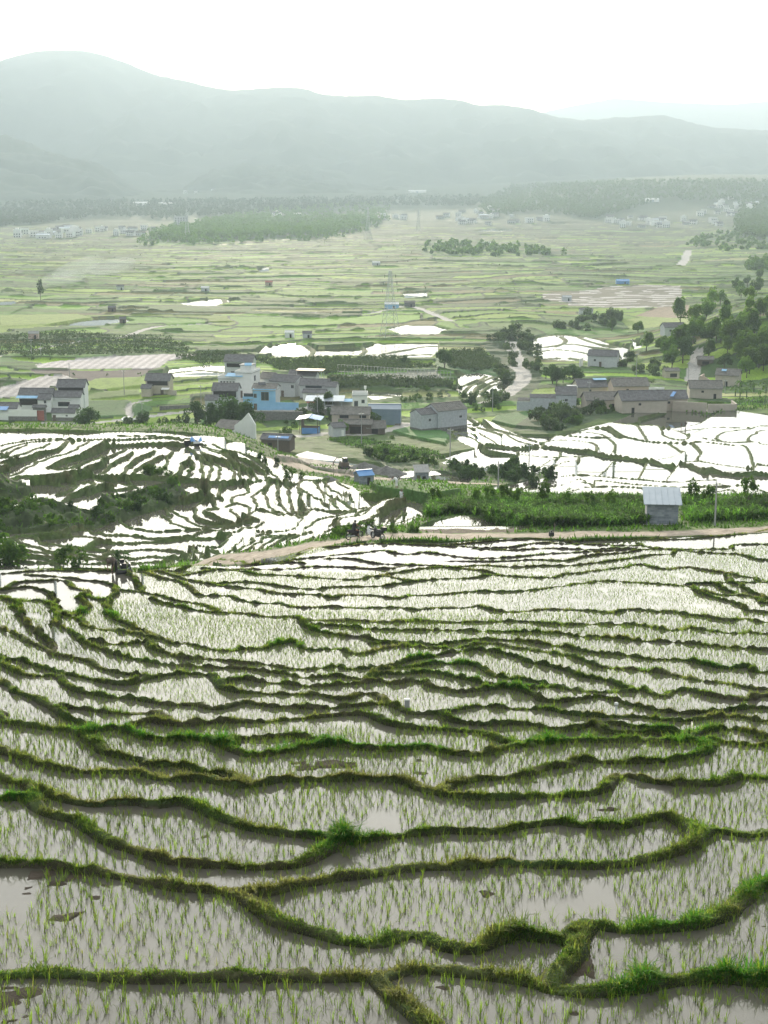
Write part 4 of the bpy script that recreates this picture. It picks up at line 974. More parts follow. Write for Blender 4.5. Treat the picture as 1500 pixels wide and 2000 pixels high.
infr = np.nonzero((SX > 10) & (SX < 1490) & (SY < 1990) & (SY > 1500))[0]; sel = infr[np.argsort(p[infr, 1])[:300]]
single = np.zeros(len(p), bool); single[sel] = True
def tuft(P, nb, hmin, hmax, far, seedcol=1.0):
    n = len(P); idx = np.repeat(np.arange(n), nb); m_ = len(idx); az = rng.random(m_)*6.28; h = hmin+(hmax-hmin)*rng.random(m_); hh = (.7+.5*rng.random(n))[idx]; h = h*hh
    B = P[idx]+np.stack([np.cos(az)*.018, np.sin(az)*.018, 0*az-.02], 1)
    base = np.array((.17,.24,.045))*(.65+.6*rng.random(n))[idx][:, None]*(.8+.4*rng.random(m_))[:, None]*seedcol
    base = np.where((rng.random(m_) < .12)[:, None], np.array((.2,.19,.08)), base)
    wd = np.maximum(.010, .00019*P[idx, 1])*(1.4 if far else 1)
    return blades(B, az, h, wd, .12+.75*rng.random(m_)**1.6, base, far)
a_ = (p[:, 1] < 42) & ~single; b_ = (p[:, 1] >= 42) & (p[:, 1] < 75); c_ = p[:, 1] >= 75
rp = [tuft(P3[a_], 7, .12, .25, False), tuft(P3[b_], 4, .10, .21, True), tuft(P3[c_], 2, .09, .17, True)]
ph, ih, jh = paddy_pts(138, 262, .5, .55, .3); k = (rng.random(len(ph)) > .15) & (YG[ih, jh] < 262); ph, ih, jh = ph[k], ih[k], jh[k]
rp.append(tuft(np.concatenate([ph, L[ih, jh][:, None]], 1), 2, .08, .16, True))
pr, ir, jr = paddy_pts(215, 262, .7, .7, .3); k = (PX[ir, jr] > 930) & (rng.random(len(pr)) > .3); pr, ir, jr = pr[k], ir[k], jr[k]
V, Q, T, Cc = gather(rp)
tag(link('rice_plants', fast_mesh('rice_plants', V, Q, T, Cc), M['rice']), 'young rice planted in rows across the flooded terraces', 'rice', kind='stuff')
tm = []
for k in range(8):
    V, Q, T, Cc = tuft(np.zeros((1, 3))+np.array([[0, 10., .02]]), 8, .13, .27, False); V = V-np.array([0, 10., 0]); tm.append(fast_mesh('rice_seedling', V, Q, T, Cc)); tm[-1].materials.append(M['rice'])
for q_ in sel:
    o = bpy.data.objects.new('rice_seedling', tm[random.randrange(8)]); COL.objects.link(o); o.location = P3[q_]-np.array([0, 0, .02]); o.rotation_euler = (0, 0, random.random()*6.28); s_ = .8+.4*random.random(); o.scale = (s_, s_, s_)
    tag(o, 'thin yellow green rice seedling standing in muddy water in the nearest paddies', 'rice seedling', 'rice seedlings in the nearest paddies')
# loose grass and weeds on unflooded ground between the terraces and by the road
wp = []
n = 60000; uu = (rng.random(n)-.5)*.58; yy = np.exp(rng.uniform(math.log(95), math.log(300), n)); i, j = cellat(uu*yy, yy)
k = (~pad[i, j]) & (RD[i, j] > .3) & ~_hid[i, j]; X, Y = (uu*yy)[k], yy[k]; n = len(X)
wp.append(blades(surf(X, Y)-np.array([0, 0, .03]), rng.random(n)*6.28, .2+.4*rng.random(n)**2, .12+.0006*Y, .3+.8*rng.random(n), np.array((.07,.14,.03))*(.5+.9*rng.random(n))[:, None], True))
for O, z in LINES:
    if z in ('hill', 'right'):
        seg = np.diff(O, axis=0); ln = np.linalg.norm(seg, axis=1); kk = np.repeat(np.arange(len(seg)), rng.poisson(ln*(4 if z == 'hill' else 2.5)))
        if len(kk):
            q_ = O[kk]+seg[kk]*rng.random(len(kk))[:, None]+rng.normal(0, .22, (len(kk), 2)); n = len(q_)
            wp.append(blades(surf(q_[:, 0], q_[:, 1])-np.array([0, 0, .03]), rng.random(n)*6.28, .06+.18*rng.random(n)**2, .07+.0003*q_[:, 1], .3+.8*rng.random(n), np.array((.075,.125,.03))*(.5+.9*rng.random(n))[:, None], True))
V, Q, T, Cc = gather(wp)
tag(link('weeds', fast_mesh('weeds', V, Q, T, Cc), M['grass']), 'rough weeds on banks and road verges between the terraces', 'weeds', kind='stuff')

# ================================================================== TREES
def crown_mesh(name, mat_, size, lumps, leaves, ls, seed, droop=0, hollow=.55):
    r_ = np.random.default_rng(seed); sx, sy, sz = size; cs = []
    for k in range(lumps):
        th = r_.random()*6.28; zz_ = r_.random(); rad = math.sqrt(r_.random())*(.35+.55*math.sin(math.pi*min(.95, zz_*.8+.2)))
        cs.append((math.cos(th)*rad*sx, math.sin(th)*rad*sy, (zz_*.85+.05)*sz, (.24+.22*r_.random())))
    cs = np.array(cs); idx = r_.integers(0, lumps, leaves); d = r_.normal(size=(leaves, 3)); d /= np.linalg.norm(d, axis=1)[:, None]
    rr = (hollow+(1-hollow)*r_.random(leaves))*cs[idx, 3]; P = cs[idx, :3]+d*rr[:, None]*np.array([sx, sy, sz*.75]); P[:, 2] = np.maximum(P[:, 2], sz*.02*r_.random(leaves))
    a = r_.normal(size=(leaves, 3)); a[:, 2] -= droop; a /= np.linalg.norm(a, axis=1)[:, None]; b = np.cross(a, r_.normal(size=(leaves, 3))); b /= np.linalg.norm(b, axis=1)[:, None]
    s = (ls*(.6+.8*r_.random(leaves)))[:, None]
    V = np.stack([P-a*s*.6, P+b*s*.35, P+a*s*.6, P-b*s*.35], 1).reshape(-1, 3); me = fast_mesh(name, V, np.arange(leaves*4).reshape(-1, 4)); me.materials.append(mat_); return me
def trunk_mesh(h, r, lean=.1, limbs=3, seed=0):
    r_ = random.Random(seed); mb = MB(); top = Vector((lean*h*r_.uniform(-1, 1), lean*h*r_.uniform(-1, 1), h))
    mb.tube([(0, 0, -.3), (top.x*.3, top.y*.3, h*.4), top], [r*1.3, r, r*.5], 6)
    for k in range(limbs):
        a = k*6.28/limbs+r_.random(); z0 = h*r_.uniform(.4, .7); p0 = Vector((top.x*z0/h, top.y*z0/h, z0)); mb.tube([p0, p0+Vector((math.cos(a)*h*.25, math.sin(a)*h*.25, h*.28)), p0+Vector((math.cos(a)*h*.4, math.sin(a)*h*.4, h*.6))], [r*.5, r*.32, r*.12], 5)
    me = mb.mesh('trunk'); me.materials.append(M['bark']); return me
TREE = {}
def deftree(key, mat_, size, lumps, leaves, ls, th, tr, droop=0, variants=2, low=.75, limbs=3):
    TREE[key] = [(crown_mesh('crown', M[mat_], size, lumps, leaves, ls, hash(key) % 1000+k*17 if False else sum(map(ord, key))+k*17, droop), trunk_mesh(th, tr, .08, limbs, k), th*low) for k in range(variants)]
deftree('broad', 'leaf', (4.2, 4.2, 6.5), 16, 2600, .55, 4, .22, .2, 3)
deftree('dark', 'leaf_dark', (4.2, 4.2, 6), 16, 2600, .5, 3.5, .25, .2, 2)
deftree('light', 'leaf_light', (3.6, 3.6, 7), 14, 2200, .55, 4, .18, .4, 2)
deftree('bamboo', 'leaf_light', (2.6, 2.6, 9), 16, 1900, .6, 5, .10, .9, 2)
deftree('young', 'leaf', (1.2, 1.2, 2.6), 7, 420, .3, 1.2, .05, .2, 2)
deftree('shrub', 'leaf_grey', (1.6, 1.6, 2.4), 10, 620, .34, .7, .06, .1, 3, .05)
deftree('bush', 'leaf_dark', (1.1, 1.1, 1.5), 9, 520, .22, .5, .05, .1, 3, .02)
deftree('green_bush', 'leaf', (1.1, 1.1, 1.5), 9, 520, .22, .5, .05, .1, 3, .02)
deftree('pine', 'leaf_dark', (2.0, 2.0, 8), 14, 900, .6, 6, .15, 0, 2)
def plant(kind, p, s, label, name, cat, group=None, sz=1.0):
    cm, tmh, z0 = TREE[kind][random.randrange(len(TREE[kind]))]
    e = empty(name, p, random.random()*6.28, label, cat, group); e.scale = (s, s, s*sz)
    c = link('crown', cm, None, e); c.location = (0, 0, z0); link('trunk', tmh, None, e); return e
def scatter(poly, n, kind, s0, s1, label, name, cat, group, sink=0, mind=0, ymin=0):
    xs = [q_[0] for q_ in poly]; ys = [q_[1] for q_ in poly]; got = []; tries = 0
    while len(got) < n and tries < n*60:
        tries += 1; x = random.uniform(min(xs), max(xs)); y = random.uniform(min(ys), max(ys))
        if not bool(inpoly(poly, np.array([x]), np.array([y]))[0]): continue
        p_ = at(x, y, ymin)
        i_, j_ = cellat(p_.x, p_.y)
        if RD[i_, j_] < .6: continue
        if mind and any((p_-g_).length < mind for g_ in got): continue
        got.append(p_); k_ = kind if isinstance(kind, str) else random.choice(kind); s_ = random.uniform(s0, s1)
        plant(k_, p_-Vector((0, 0, sink*s_)), s_, label, name, cat, group, random.uniform(.85, 1.2))
# wooded hill on the right
HILLP = [(1340,690),(1352,640),(1380,600),(1430,565),(1500,545),(1640,540),(1640,735),(1500,745),(1440,740),(1400,720)]
scatter(HILLP, 104, ['broad', 'light', 'light', 'broad', 'light', 'broad'], .65, 1.0, 'leafy tree crowded on the wooded hill at the right edge', 'broadleaf_tree', 'tree', 'trees on the wooded hill', 0, 2.6)
scatter([(1300,690),(1345,650),(1370,690),(1345,725),(1310,730)], 9, ['broad', 'dark'], .7, 1.0, 'dark leafy tree at the left foot of the wooded hill', 'broadleaf_tree', 'tree', 'trees at the left foot of the wooded hill', 0, 2.5)
for x, y, s_, sz in ((1328,640,.95,1.3),(1305,705,.8,1.1),(1262,690,.8,.9),(1292,688,.7,.9),(1246,655,.7,.8)): plant('broad', at(x, y), s_, 'bushy tree standing alone between fields left of the wooded hill', 'broadleaf_tree', 'tree', 'lone trees left of the wooded hill', sz)
scatter([(1430,715),(1500,705),(1560,705),(1560,745),(1460,745)], 7, 'light', .7, 1.0, 'pale green tree at the right edge above the banana plants', 'broadleaf_tree', 'tree', 'pale trees above the banana plants', 0, 2.5)
# stream-side and valley scrub
scatter([(960,655),(1040,652),(1060,700),(1050,740),(1030,730),(1022,700),(1000,668),(985,672)], 24, 'shrub', .9, 1.9, 'grey green willow-like shrub on the right bank of the stream', 'shrub', 'shrub', 'shrubs on the right bank of the stream', .1, 1.5)
scatter([(940,660),(990,660),(1005,715),(990,755),(960,735),(985,700)], 16, 'shrub', .9, 1.8, 'grey green shrub on the left bank of the stream', 'shrub', 'shrub', 'shrubs on the left bank of the stream', .1, 1.5)
scatter([(920,775),(1010,772),(1020,790),(960,800),(900,795)], 14, ['shrub', 'bush'], .8, 1.7, 'dark shrub where the stream nears the pale brick house', 'shrub', 'shrub', 'shrubs by the lower stream', .1, 1.5)
scatter([(1060,640),(1180,620),(1240,625),(1230,645),(1120,650)], 22, 'shrub', 1.2, 2.4, 'shrub in the long hedge beyond the small flooded fields', 'shrub', 'shrub', 'shrubs in the hedge beyond the small flooded fields', .1, 2)
scatter([(1050,800),(1130,795),(1210,790),(1225,797),(1160,820),(1095,843),(1040,838)], 34, ['bush', 'green_bush', 'shrub'], .9, 1.8, 'dense green bush on the bank below the earth-walled houses', 'bush', 'bush', 'bushes below the earth-walled houses', .1, 1)
scatter([(860,905),(950,922),(1050,918),(1095,930),(1040,944),(940,936),(850,918)], 34, 'bush', .9, 1.7, 'dark bush in the hedge under the flooded fields', 'bush', 'bush', 'bushes in the hedge under the flooded fields', .1, 1)
scatter([(690,882),(750,880),(850,900),(860,918),(760,905)], 22, ['bush', 'green_bush'], .8, 1.5, 'dark bush on the bank behind the roadside pool', 'bush', 'bush', 'bushes behind the roadside pool', .1, 1)
scatter([(760,745),(860,740),(900,765),(880,795),(780,790)], 14, ['green_bush', 'shrub'], .7, 1.3, 'green bush in the gardens behind the blue warehouse', 'bush', 'bush', 'bushes behind the blue warehouse', .1, 1.5)
scatter([(900,800),(960,790),(1000,800),(960,812),(915,808)], 8, ['green_bush', 'bush'], .7, 1.2, 'bush on the lane right of the pale brick barn', 'bush', 'bush', 'bushes right of the pale brick barn', .1, 1.5)
scatter([(1060,745),(1120,735),(1140,755),(1090,765)], 8, 'dark', .45, .7, 'dark tree left of the earth-walled houses', 'broadleaf_tree', 'tree', 'trees left of the earth-walled houses', 0, 2)
scatter([(1150,690),(1230,700),(1310,730),(1290,742),(1200,725)], 16, 'shrub', .8, 1.5, 'shrub around the white house above the village', 'shrub', 'shrub', 'shrubs by the white house above the village', .1, 1.5)
# left hill banks
scatter(nopaddy[0], 28, ['bush', 'green_bush', 'green_bush', 'green_bush'], .45, .95, 'dense bush on the steep bank at the left below the terraced hill', 'bush', 'bush', 'bushes on the steep left bank', .15, .6)
scatter(nopaddy[2], 24, ['bush', 'green_bush'], .5, .95, 'bush on the ridge of scrub between the two flights of terraces', 'bush', 'bush', 'bushes on the scrub ridge of the terraces', .15, .6)
scatter([(340,908),(380,915),(372,935),(300,938),(285,925)], 9, ['green_bush'], .5, 1.0, 'green bush on the terrace wall in the middle of the hill', 'bush', 'bush', 'bushes on the middle terrace wall', .1, .5)
scatter([(470,880),(560,910),(620,945),(560,940),(500,905)], 14, ['green_bush', 'bush'], .4, .8, 'small bush on the grassy right shoulder of the terraced hill', 'bush', 'bush', 'bushes on the grassy hill shoulder', .1, .8)
for x, y, s_ in ((10,1098,2.1),(25,1100,1.5),(-15,1090,2.2)): plant('green_bush', at(x, y, 100), s_, 'tall leafy bush at the left edge above the flooded pools', 'bush', 'bush', 'leafy bushes at the left edge')
plant('green_bush', at(142,1102,120), 1.5, 'round bush behind the bund left of the farmer', 'bush', 'bush'); plant('bush', at(232,1101,120), 1.1, 'dark bush on the bund right behind the farmer', 'bush', 'bush')
scatter([(590,1050),(620,1040),(700,1036),(790,1034),(820,1040),(760,1045),(640,1052)], 14, ['bush', 'green_bush'], .35, .7, 'low dark bush on the road verge behind the motorbikes', 'bush', 'bush', 'bushes behind the motorbikes', .05, .6, 100)
scatter([(1330,1045),(1480,1030),(1500,1033),(1400,1044)], 8, ['green_bush'], .25, .5, 'small bush on the road verge above the long white pool', 'bush', 'bush', 'bushes above the long white pool', .05, .6)
# village trees
for dx, dy, s_ in ((0,0,1.0),(-30,-2,.85),(28,3,.85)): plant('dark', at(455+dx, 852+dy, 330), s_*1.15, 'big dark tree in the clump in front of the white houses', 'broadleaf_tree', 'tree', 'big dark trees in front of the white houses')
for x, y, ky, s_, kind, lb in ((385,832,330,.75,'dark','slim dark tree left of the big tree clump beside a pole'),(170,850,300,.8,'dark','rounded dark tree behind the crest left of the terraced hill'),(868,728,0,.75,'dark','round dark tree alone in the fields above the pale brick barn'),
  (280,838,330,.55,'dark','purplish dark tree by the parked car behind the terraces'),(240,836,330,.5,'bush','dark bush left of the parked white car'),(718,835,0,.55,'broad','spindly tree beside the old tile-roofed farmhouse'),(733,845,0,.5,'dark','low tree in front of the collapsing hut'),
  (640,800,0,.5,'broad','leafy tree in front of the long open shed'),(620,812,0,.55,'dark','dark tree above the blue-roofed hut'),(668,850,0,.4,'broad','tree by the small grey outhouse'),(80,590,0,1.0,'pine','dark pine pair standing alone far left in the fields'),(765,858,0,.7,'green_bush','rounded shrub at the field corner below the blue warehouse'),
  (790,715,0,.4,'dark','dark tree in the vineyard left of the round tree'),(1000,655,0,.5,'broad','tree at the top of the stream'),(1195,648,0,.6,'broad','pale tree in front of the yellow fields')):
    p_ = at(x, y, ky); plant(kind, p_, s_, lb, 'broadleaf_tree' if kind != 'pine' else 'pine_tree', 'tree' if kind not in ('bush', 'green_bush') else 'bush')
scatter([(585,805),(650,805),(690,812),(670,825),(600,822)], 12, ['bush', 'shrub'], .9, 1.8, 'bush on the slope behind the blue-roofed hut', 'bush', 'bush', 'bushes behind the blue-roofed hut', .1, 1)
scatter([(560,820),(580,830),(575,850),(530,850)], 6, ['bush', 'green_bush'], .7, 1.2, 'bush between the big trees and the blue-roofed hut', 'bush', 'bush', 'bushes left of the blue-roofed hut', .1, 1)
scatter([(220,830),(400,825),(410,842),(330,845),(220,842)], 14, ['bush', 'shrub'], .8, 1.6, 'dark bush along the lane behind the terraced hill', 'bush', 'bush', 'bushes along the lane behind the hill', .1, 1, 300)
# young trees in the maize
for x in (832,850,930,955,985,1010,1060,1105,1150,1195,1350,1385,1460): plant('young', at(x, 990+random.uniform(-6, 14)), random.uniform(.55, .85), 'slender young fruit tree rising above the maize by the road', 'young_tree', 'tree', 'young fruit trees in the maize')
# banana plants
bl = MB()
for k in range(11):
    a = k*2.4; el = .5+.35*math.sin(k*1.7); pts = []
    for s_ in (0, .35, .7, 1.0):
        r_ = s_*1.9; pts.append(Vector((math.cos(a)*r_, math.sin(a)*r_, 2.2+math.sin(el)*2.2*s_-1.5*s_*s_)))
    side = Vector((-math.sin(a), math.cos(a), 0)); ws = (.06, .34, .3, .04)
    n0 = len(bl.v); bl.v += [tuple(p_+side*w_) for p_, w_ in zip(pts, ws)]+[tuple(p_-side*w_) for p_, w_ in zip(pts, ws)]
    bl.f += [(n0+i, n0+i+1, n0+4+i+1, n0+4+i) for i in range(3)]
blm = bl.mesh('leaves'); blm.materials.append(M['leaf']); bsm = MB().tube([(0,0,-.2),(0,0,1.3),(.05,0,2.4)], [.16,.13,.08], 7).mesh('stem'); bsm.materials.append(M['leaf_grey'])
for k, (x, y) in enumerate(((1436,775),(1448,768),(1458,778),(1472,770),(1484,778),(1496,770),(1466,762),(1510,776),(1445,782),(1490,764))):
    e = empty('banana_plant', at(x, y), random.random()*6, 'banana plant with broad drooping leaves at the right edge of the village', 'banana plant', 'banana plants at the right edge'); s_ = random.uniform(.9, 1.4); e.scale = (s_,)*3
    link('leaves', blm, None, e); link('stem', bsm, None, e)
# ---------------------------------------------------------------- crops and far woods (masses)
def leafmass(name, mat_, P, size, per, ls, label, cat, flat=1.0):
    n = len(P); idx = np.repeat(np.arange(n), per); d = rng.normal(size=(n*per, 3)); d /= np.linalg.norm(d, axis=1)[:, None]
    sz_ = (size*(.6+.8*rng.random(n)))[idx]; Q_ = P[idx]+d*sz_[:, None]*np.array([1, 1, flat])*(.5+.5*rng.random(n*per))[:, None]; Q_[:, 2] += sz_*flat*.9
    a = rng.normal(size=(n*per, 3)); a /= np.linalg.norm(a, axis=1)[:, None]; b = np.cross(a, rng.normal(size=(n*per, 3))); b /= np.linalg.norm(b, axis=1)[:, None]; s_ = (ls*(.6+.8*rng.random(n*per)))[:, None]
    V = np.stack([Q_-a*s_, Q_+b*s_*.6, Q_+a*s_, Q_-b*s_*.6], 1).reshape(-1, 3)
    return tag(link(name, fast_mesh(name, V, np.arange(len(V)).reshape(-1, 4)), mat_), label, cat, kind='stuff')
def polypts(poly, n, ymin=0):
    k = np.nonzero((inpoly(poly) & vis & (YG > max(130, ymin)) & (RD > .8)).ravel())[0]
    if not len(k): return np.zeros((0, 3))
    area = (ROWS[:, None]*np.gradient(UU)[None]*YO).ravel()[k]; c = rng.choice(k, n, p=area/area.sum())
    return surf(XO.ravel()[c]+rng.normal(0, .3, n), YO.ravel()[c]+rng.normal(0, .5, n))
MAIZE = [(822,992),(850,983),(960,984),(1150,982),(1262,984),(1262,1024),(1180,1030),(1040,1031),(985,1022),(920,1003),(870,1006),(835,1012)]
MAIZE2 = [(1338,984),(1560,984),(1560,1012),(1440,1018),(1345,1022)]
def maize(name, P, label, h0=.6, h1=1.35):
    P = P[vnoise(P[:, 0]/3.1, P[:, 1]/3.1)+.4*vnoise(P[:, 0]/9, P[:, 1]/9) > -.42]; n = len(P); nb = 9; idx = np.repeat(np.arange(n), nb); m_ = len(idx); az = rng.random(m_)*6.28; hh = (h0+(h1-h0)*rng.random(n))[idx]; B = P[idx]; B[:, 2] += hh*rng.uniform(.1, .6, m_)
    col = np.array((.095,.19,.04))*(.45+1.1*rng.random(n)**1.5)[idx][:, None]*(1+.5*np.clip(vnoise(P[idx, 0]/4, P[idx, 1]/4), -1, 1))[:, None]*(.8+.4*rng.random(m_))[:, None]; V, q_, t_, c = blades(B, az, hh*.5, np.full(m_, .11), .9+.6*rng.random(m_), col, False)
    return tag(link(name, fast_mesh(name, V, q_, t_, c), M['grass']), label, 'maize', kind='stuff')
maize('maize_crop', polypts(MAIZE, 6500), 'dense green maize growing between the dirt road and the flooded fields left of the shed')
maize('maize_crop', polypts(MAIZE2, 2600), 'green maize and weeds growing right of the grey brick shed', .6, 1.4)
maize('garden_crop', polypts([(1215,800),(1300,790),(1320,800),(1380,808),(1500,800),(1500,775),(1440,785),(1380,800)], 900), 'low garden crop in front of the walled yard', .5, 1.0)
maize('garden_crop', polypts([(640,860),(700,855),(860,885),(870,900),(760,885),(680,872)], 1600), 'vegetable rows below the old farmhouse', .4, .9)
P = np.concatenate([polypts([(0,660),(130,650),(330,665),(380,690),(250,696),(60,706),(-20,690)], 2600), polypts([(500,705),(640,700),(760,702),(860,722),(640,735),(560,730)], 2600), polypts([(340,700),(450,692),(480,705),(400,714)], 500), polypts([(860,690),(940,690),(985,720),(930,728),(880,722)], 1500), polypts([(640,745),(860,745),(900,760),(760,760),(650,765)], 1500)])
leafmass('orchard', M['leaf_grey'], P, .7, 7, .3, 'rows of grey green vines and orchard on the valley floor', 'orchard')
kk = np.nonzero((hedge & val & (YG > 430) & (YG < 2400) & (RD > 2) & vis & (PZ == 0)).ravel())[0]
area = (ROWS[:, None]*np.gradient(UU)[None]*YO).ravel()[kk]; c = rng.choice(kk, 4200, p=area/area.sum()); P = np.stack([XG.ravel()[c], YG.ravel()[c], ZG.ravel()[c]-.3], 1)
leafmass('field_hedges', M['leaf_grey'], P, .9, 6, .4, 'low hedges and scrub along the field edges across the valley floor', 'hedge')
def wood(name, polys, n, size, label, mat_='leaf'):
    Ps = []
    for poly, w_ in polys:
        k = np.nonzero((inpoly(poly) & (YG > 1300)).ravel())[0]
        if not len(k): continue
        c = rng.choice(k, int(n*w_)); Ps.append(np.stack([XG.ravel()[c]+rng.normal(0, 3, len(c)), YG.ravel()[c]+rng.normal(0, 12, len(c)), ZG.ravel()[c]], 1))
    leafmass(name, M[mat_], np.concatenate(Ps), size, 26, 1.9, label, 'wood', 1.15)
wood('far_wood', [(WOODS['r'], 1.0)], 3600, 4.2, 'hazy wood covering the low ridge behind the right-hand village', 'leaf')
wood('far_wood', [(WOODS['m'], .6), (WOODS['n'], .4), ([(260,480),(310,446),(420,434),(640,430),(760,430),(720,455),(640,470),(450,476)], .25)], 1500, 4.0, 'hazy belt of trees crossing the middle of the valley', 'leaf')
wood('far_wood', [(WOODS['f'], 1.0)], 2600, 4.6, 'faint woods at the foot of the mountains', 'leaf_dark')
wood('far_wood', [([(820,490),(860,475),(960,480),(1060,485),(1100,500),(960,502),(850,498)], .5), ([(1320,480),(1400,455),(1500,460),(1560,470),(1560,490),(1420,492)], .5)], 300, 2.4, 'scattered groves in the far fields on the right', 'leaf')
wood('far_wood', [([(1420,545),(1480,515),(1560,510),(1560,545)], 1.0)], 60, 3.5, 'small grove beyond the wooded hill at the right edge', 'leaf')

# ================================================================== BUILDINGS
def box_part(name, m, parent, c, d, rz=0): return MB().box(c, d, rz).build(name, m, parent)
def window(parent, x, y, z, w_, h_, face='front', bars=True, frame='concrete'):
    """an opening with its pane as a sub-part, standing 3 cm proud of the wall"""
    mb = MB(); f = .07
    def B(cx, cz, dx, dz, off): mb.box((cx, y-off, cz) if face == 'front' else (x-off if face == 'left' else x+off, cx, cz), (dx, .06, dz) if face == 'front' else (.06, dx, dz))
    c = x if face == 'front' else y
    B(c, z+h_/2+f/2, w_+2*f, f, .02); B(c, z-h_/2-f/2, w_+2*f, f, .02); B(c-w_/2-f/2, z, f, h_, .02); B(c+w_/2+f/2, z, f, h_, .02)
    if bars: B(c, z, .05, h_, .018)
    fr = mb.build('window', M[frame], parent)
    pb = MB(); pb.box((x, y-.012, z) if face == 'front' else ((x-.012 if face == 'left' else x+.012), y, z), (w_, .03, h_) if face == 'front' else (.03, w_, h_)); pb.build('pane', M['glass'], fr)
    return fr
def door(parent, x, y, w_, h_, face='front', m='wood'):
    mb = MB(); mb.box((x, y-.03, h_/2) if face == 'front' else (x, y, h_/2), (w_, .06, h_) if face == 'front' else (.06, w_, h_)); d = mb.build('door', M[m], parent)
    hb_ = MB().box((x+w_*.35, y-.075, h_*.5) if face == 'front' else (x-.05, y+w_*.35, h_*.5), (.05, .05, .14)).build('handle', M['steel'], d); return d
def gable(parent, w_, d_, h_, rh, wall, roof, over=.45, x0=0, y0=0, z0=0, stone=None, thick=.14, tiles=True, open_front=None):
    """walls with gable ends and a two-slope roof; ridge along x; front wall at y0"""
    mb = MB(); poly = [(0, 0), (d_, 0), (d_, h_), (d_/2, h_+rh), (0, h_)]; n0 = len(mb.v)
    for sx in (-w_/2, w_/2): mb.v += [(x0+sx, y0+a, z0+b) for a, b in poly]
    n = n0; mb.f += [tuple(n+i for i in (0, 4, 3, 2, 1)), tuple(n+5+i for i in range(5))]
    mb.f += [(n, n+5, n+9, n+4), (n+1, n+2, n+7, n+6), (n, n+1, n+6, n+5), (n+4, n+9, n+8, n+3), (n+3, n+8, n+7, n+2)]
    wl = mb.build('wall', M[wall], parent)
    if stone: MB().box((x0, y0+d_/2, z0+stone/2-.15), (w_+.06, d_+.06, stone+.3)).build('plinth', M['stone'], parent)
    rb = MB(); L_ = w_/2+over*.6; sl_ = rh/(d_/2)
    for sgn in (-1, 1):
        ye = y0+d_/2+sgn*(d_/2+over); ze = z0+h_-over*sl_; yr, zr = y0+d_/2, z0+h_+rh
        a = [(x0-L_, ye, ze+.03), (x0+L_, ye, ze+.03), (x0+L_, yr, zr+.03), (x0-L_, yr, zr+.03)]; b = [(p[0], p[1], p[2]+thick) for p in a]
        rb.add(a+b, [(0, 1, 2, 3), (7, 6, 5, 4), (0, 4, 5, 1), (1, 5, 6, 2), (3, 2, 6, 7), (0, 3, 7, 4)] if sgn < 0 else [(3, 2, 1, 0), (4, 5, 6, 7), (1, 5, 4, 0), (2, 6, 5, 1), (7, 6, 2, 3), (4, 7, 3, 0)])
        if tiles:
            k = int(2*L_/.55)
            for i in range(k+1):
                xx = x0-L_+i*2*L_/k; p0, p1 = Vector((xx, ye, ze+thick+.04)), Vector((xx, yr, zr+thick+.04)); m_ = (p0+p1)/2; ln = (p1-p0).length
                rb.box(m_, (.16, ln, .09), 0, math.atan2(p1.z-p0.z, p1.y-p0.y) if sgn < 0 else -math.atan2(p1.z-p0.z, p0.y-p1.y))
    r = rb.build('roof', M[roof], parent)
    MB().box((x0, y0+d_/2, z0+h_+rh+thick+.07), (2*L_+.1, .28, .2)).build('ridge', M[roof], r)
    return wl, r
def shedroof(parent, w_, d_, zf, zb, m, x0=0, y0=0, over=.35, thick=.06, seams=6, name='roof'):
    rb = MB(); X0, X1 = x0-w_/2-over, x0+w_/2+over; s_ = (zb-zf)/d_; Y0, Y1 = y0-over, y0+d_+over; Z0, Z1 = zf-over*s_, zb+over*s_
    a = [(X0, Y0, Z0), (X1, Y0, Z0), (X1, Y1, Z1), (X0, Y1, Z1)]; b = [(p[0], p[1], p[2]+thick) for p in a]
    rb.add(a+b, [(3, 2, 1, 0), (4, 5, 6, 7), (0, 1, 5, 4), (1, 2, 6, 5), (2, 3, 7, 6), (3, 0, 4, 7)])
    for i in range(seams+1):
        xx = X0+.03+(X1-X0-.06)*i/seams; rb.box((xx, (Y0+Y1)/2, (Z0+Z1)/2+thick+.02), (.05, math.hypot(Y1-Y0, Z1-Z0)*.999, .05), 0, math.atan2(Z1-Z0, Y1-Y0))
    return rb.build(name, M[m], parent)
def flatbox(parent, w_, d_, h_, wall, x0=0, y0=0, z0=0, parapet=.6, slab='concrete'):
    wl = MB().box((x0, y0+d_/2, z0+h_/2-.2), (w_, d_, h_+.4)).build('wall', M[wall], parent)
    MB().box((x0, y0+d_/2, z0+h_+.09), (w_+.5, d_+.5, .18)).build('roof', M[slab], parent)
    if parapet:
        mb = MB(); zz_ = z0+h_+.18+parapet/2
        mb.box((x0, y0-.02, zz_), (w_+.2, .14, parapet)).box((x0, y0+d_+.02, zz_), (w_+.2, .14, parapet)).box((x0-w_/2-.02, y0+d_/2, zz_), (.14, d_-.1, parapet)).box((x0+w_/2+.02, y0+d_/2, zz_), (.14, d_-.1, parapet)); mb.build('parapet', M[wall], parent)
    return wl
def put(name, px, py, yaw, label, cat, ymin=0, sink=.1):
    p = at(px, py, ymin); e = empty(name, p-Vector((0, 0, sink)), R(yaw), label, cat); return e, mpp(p)
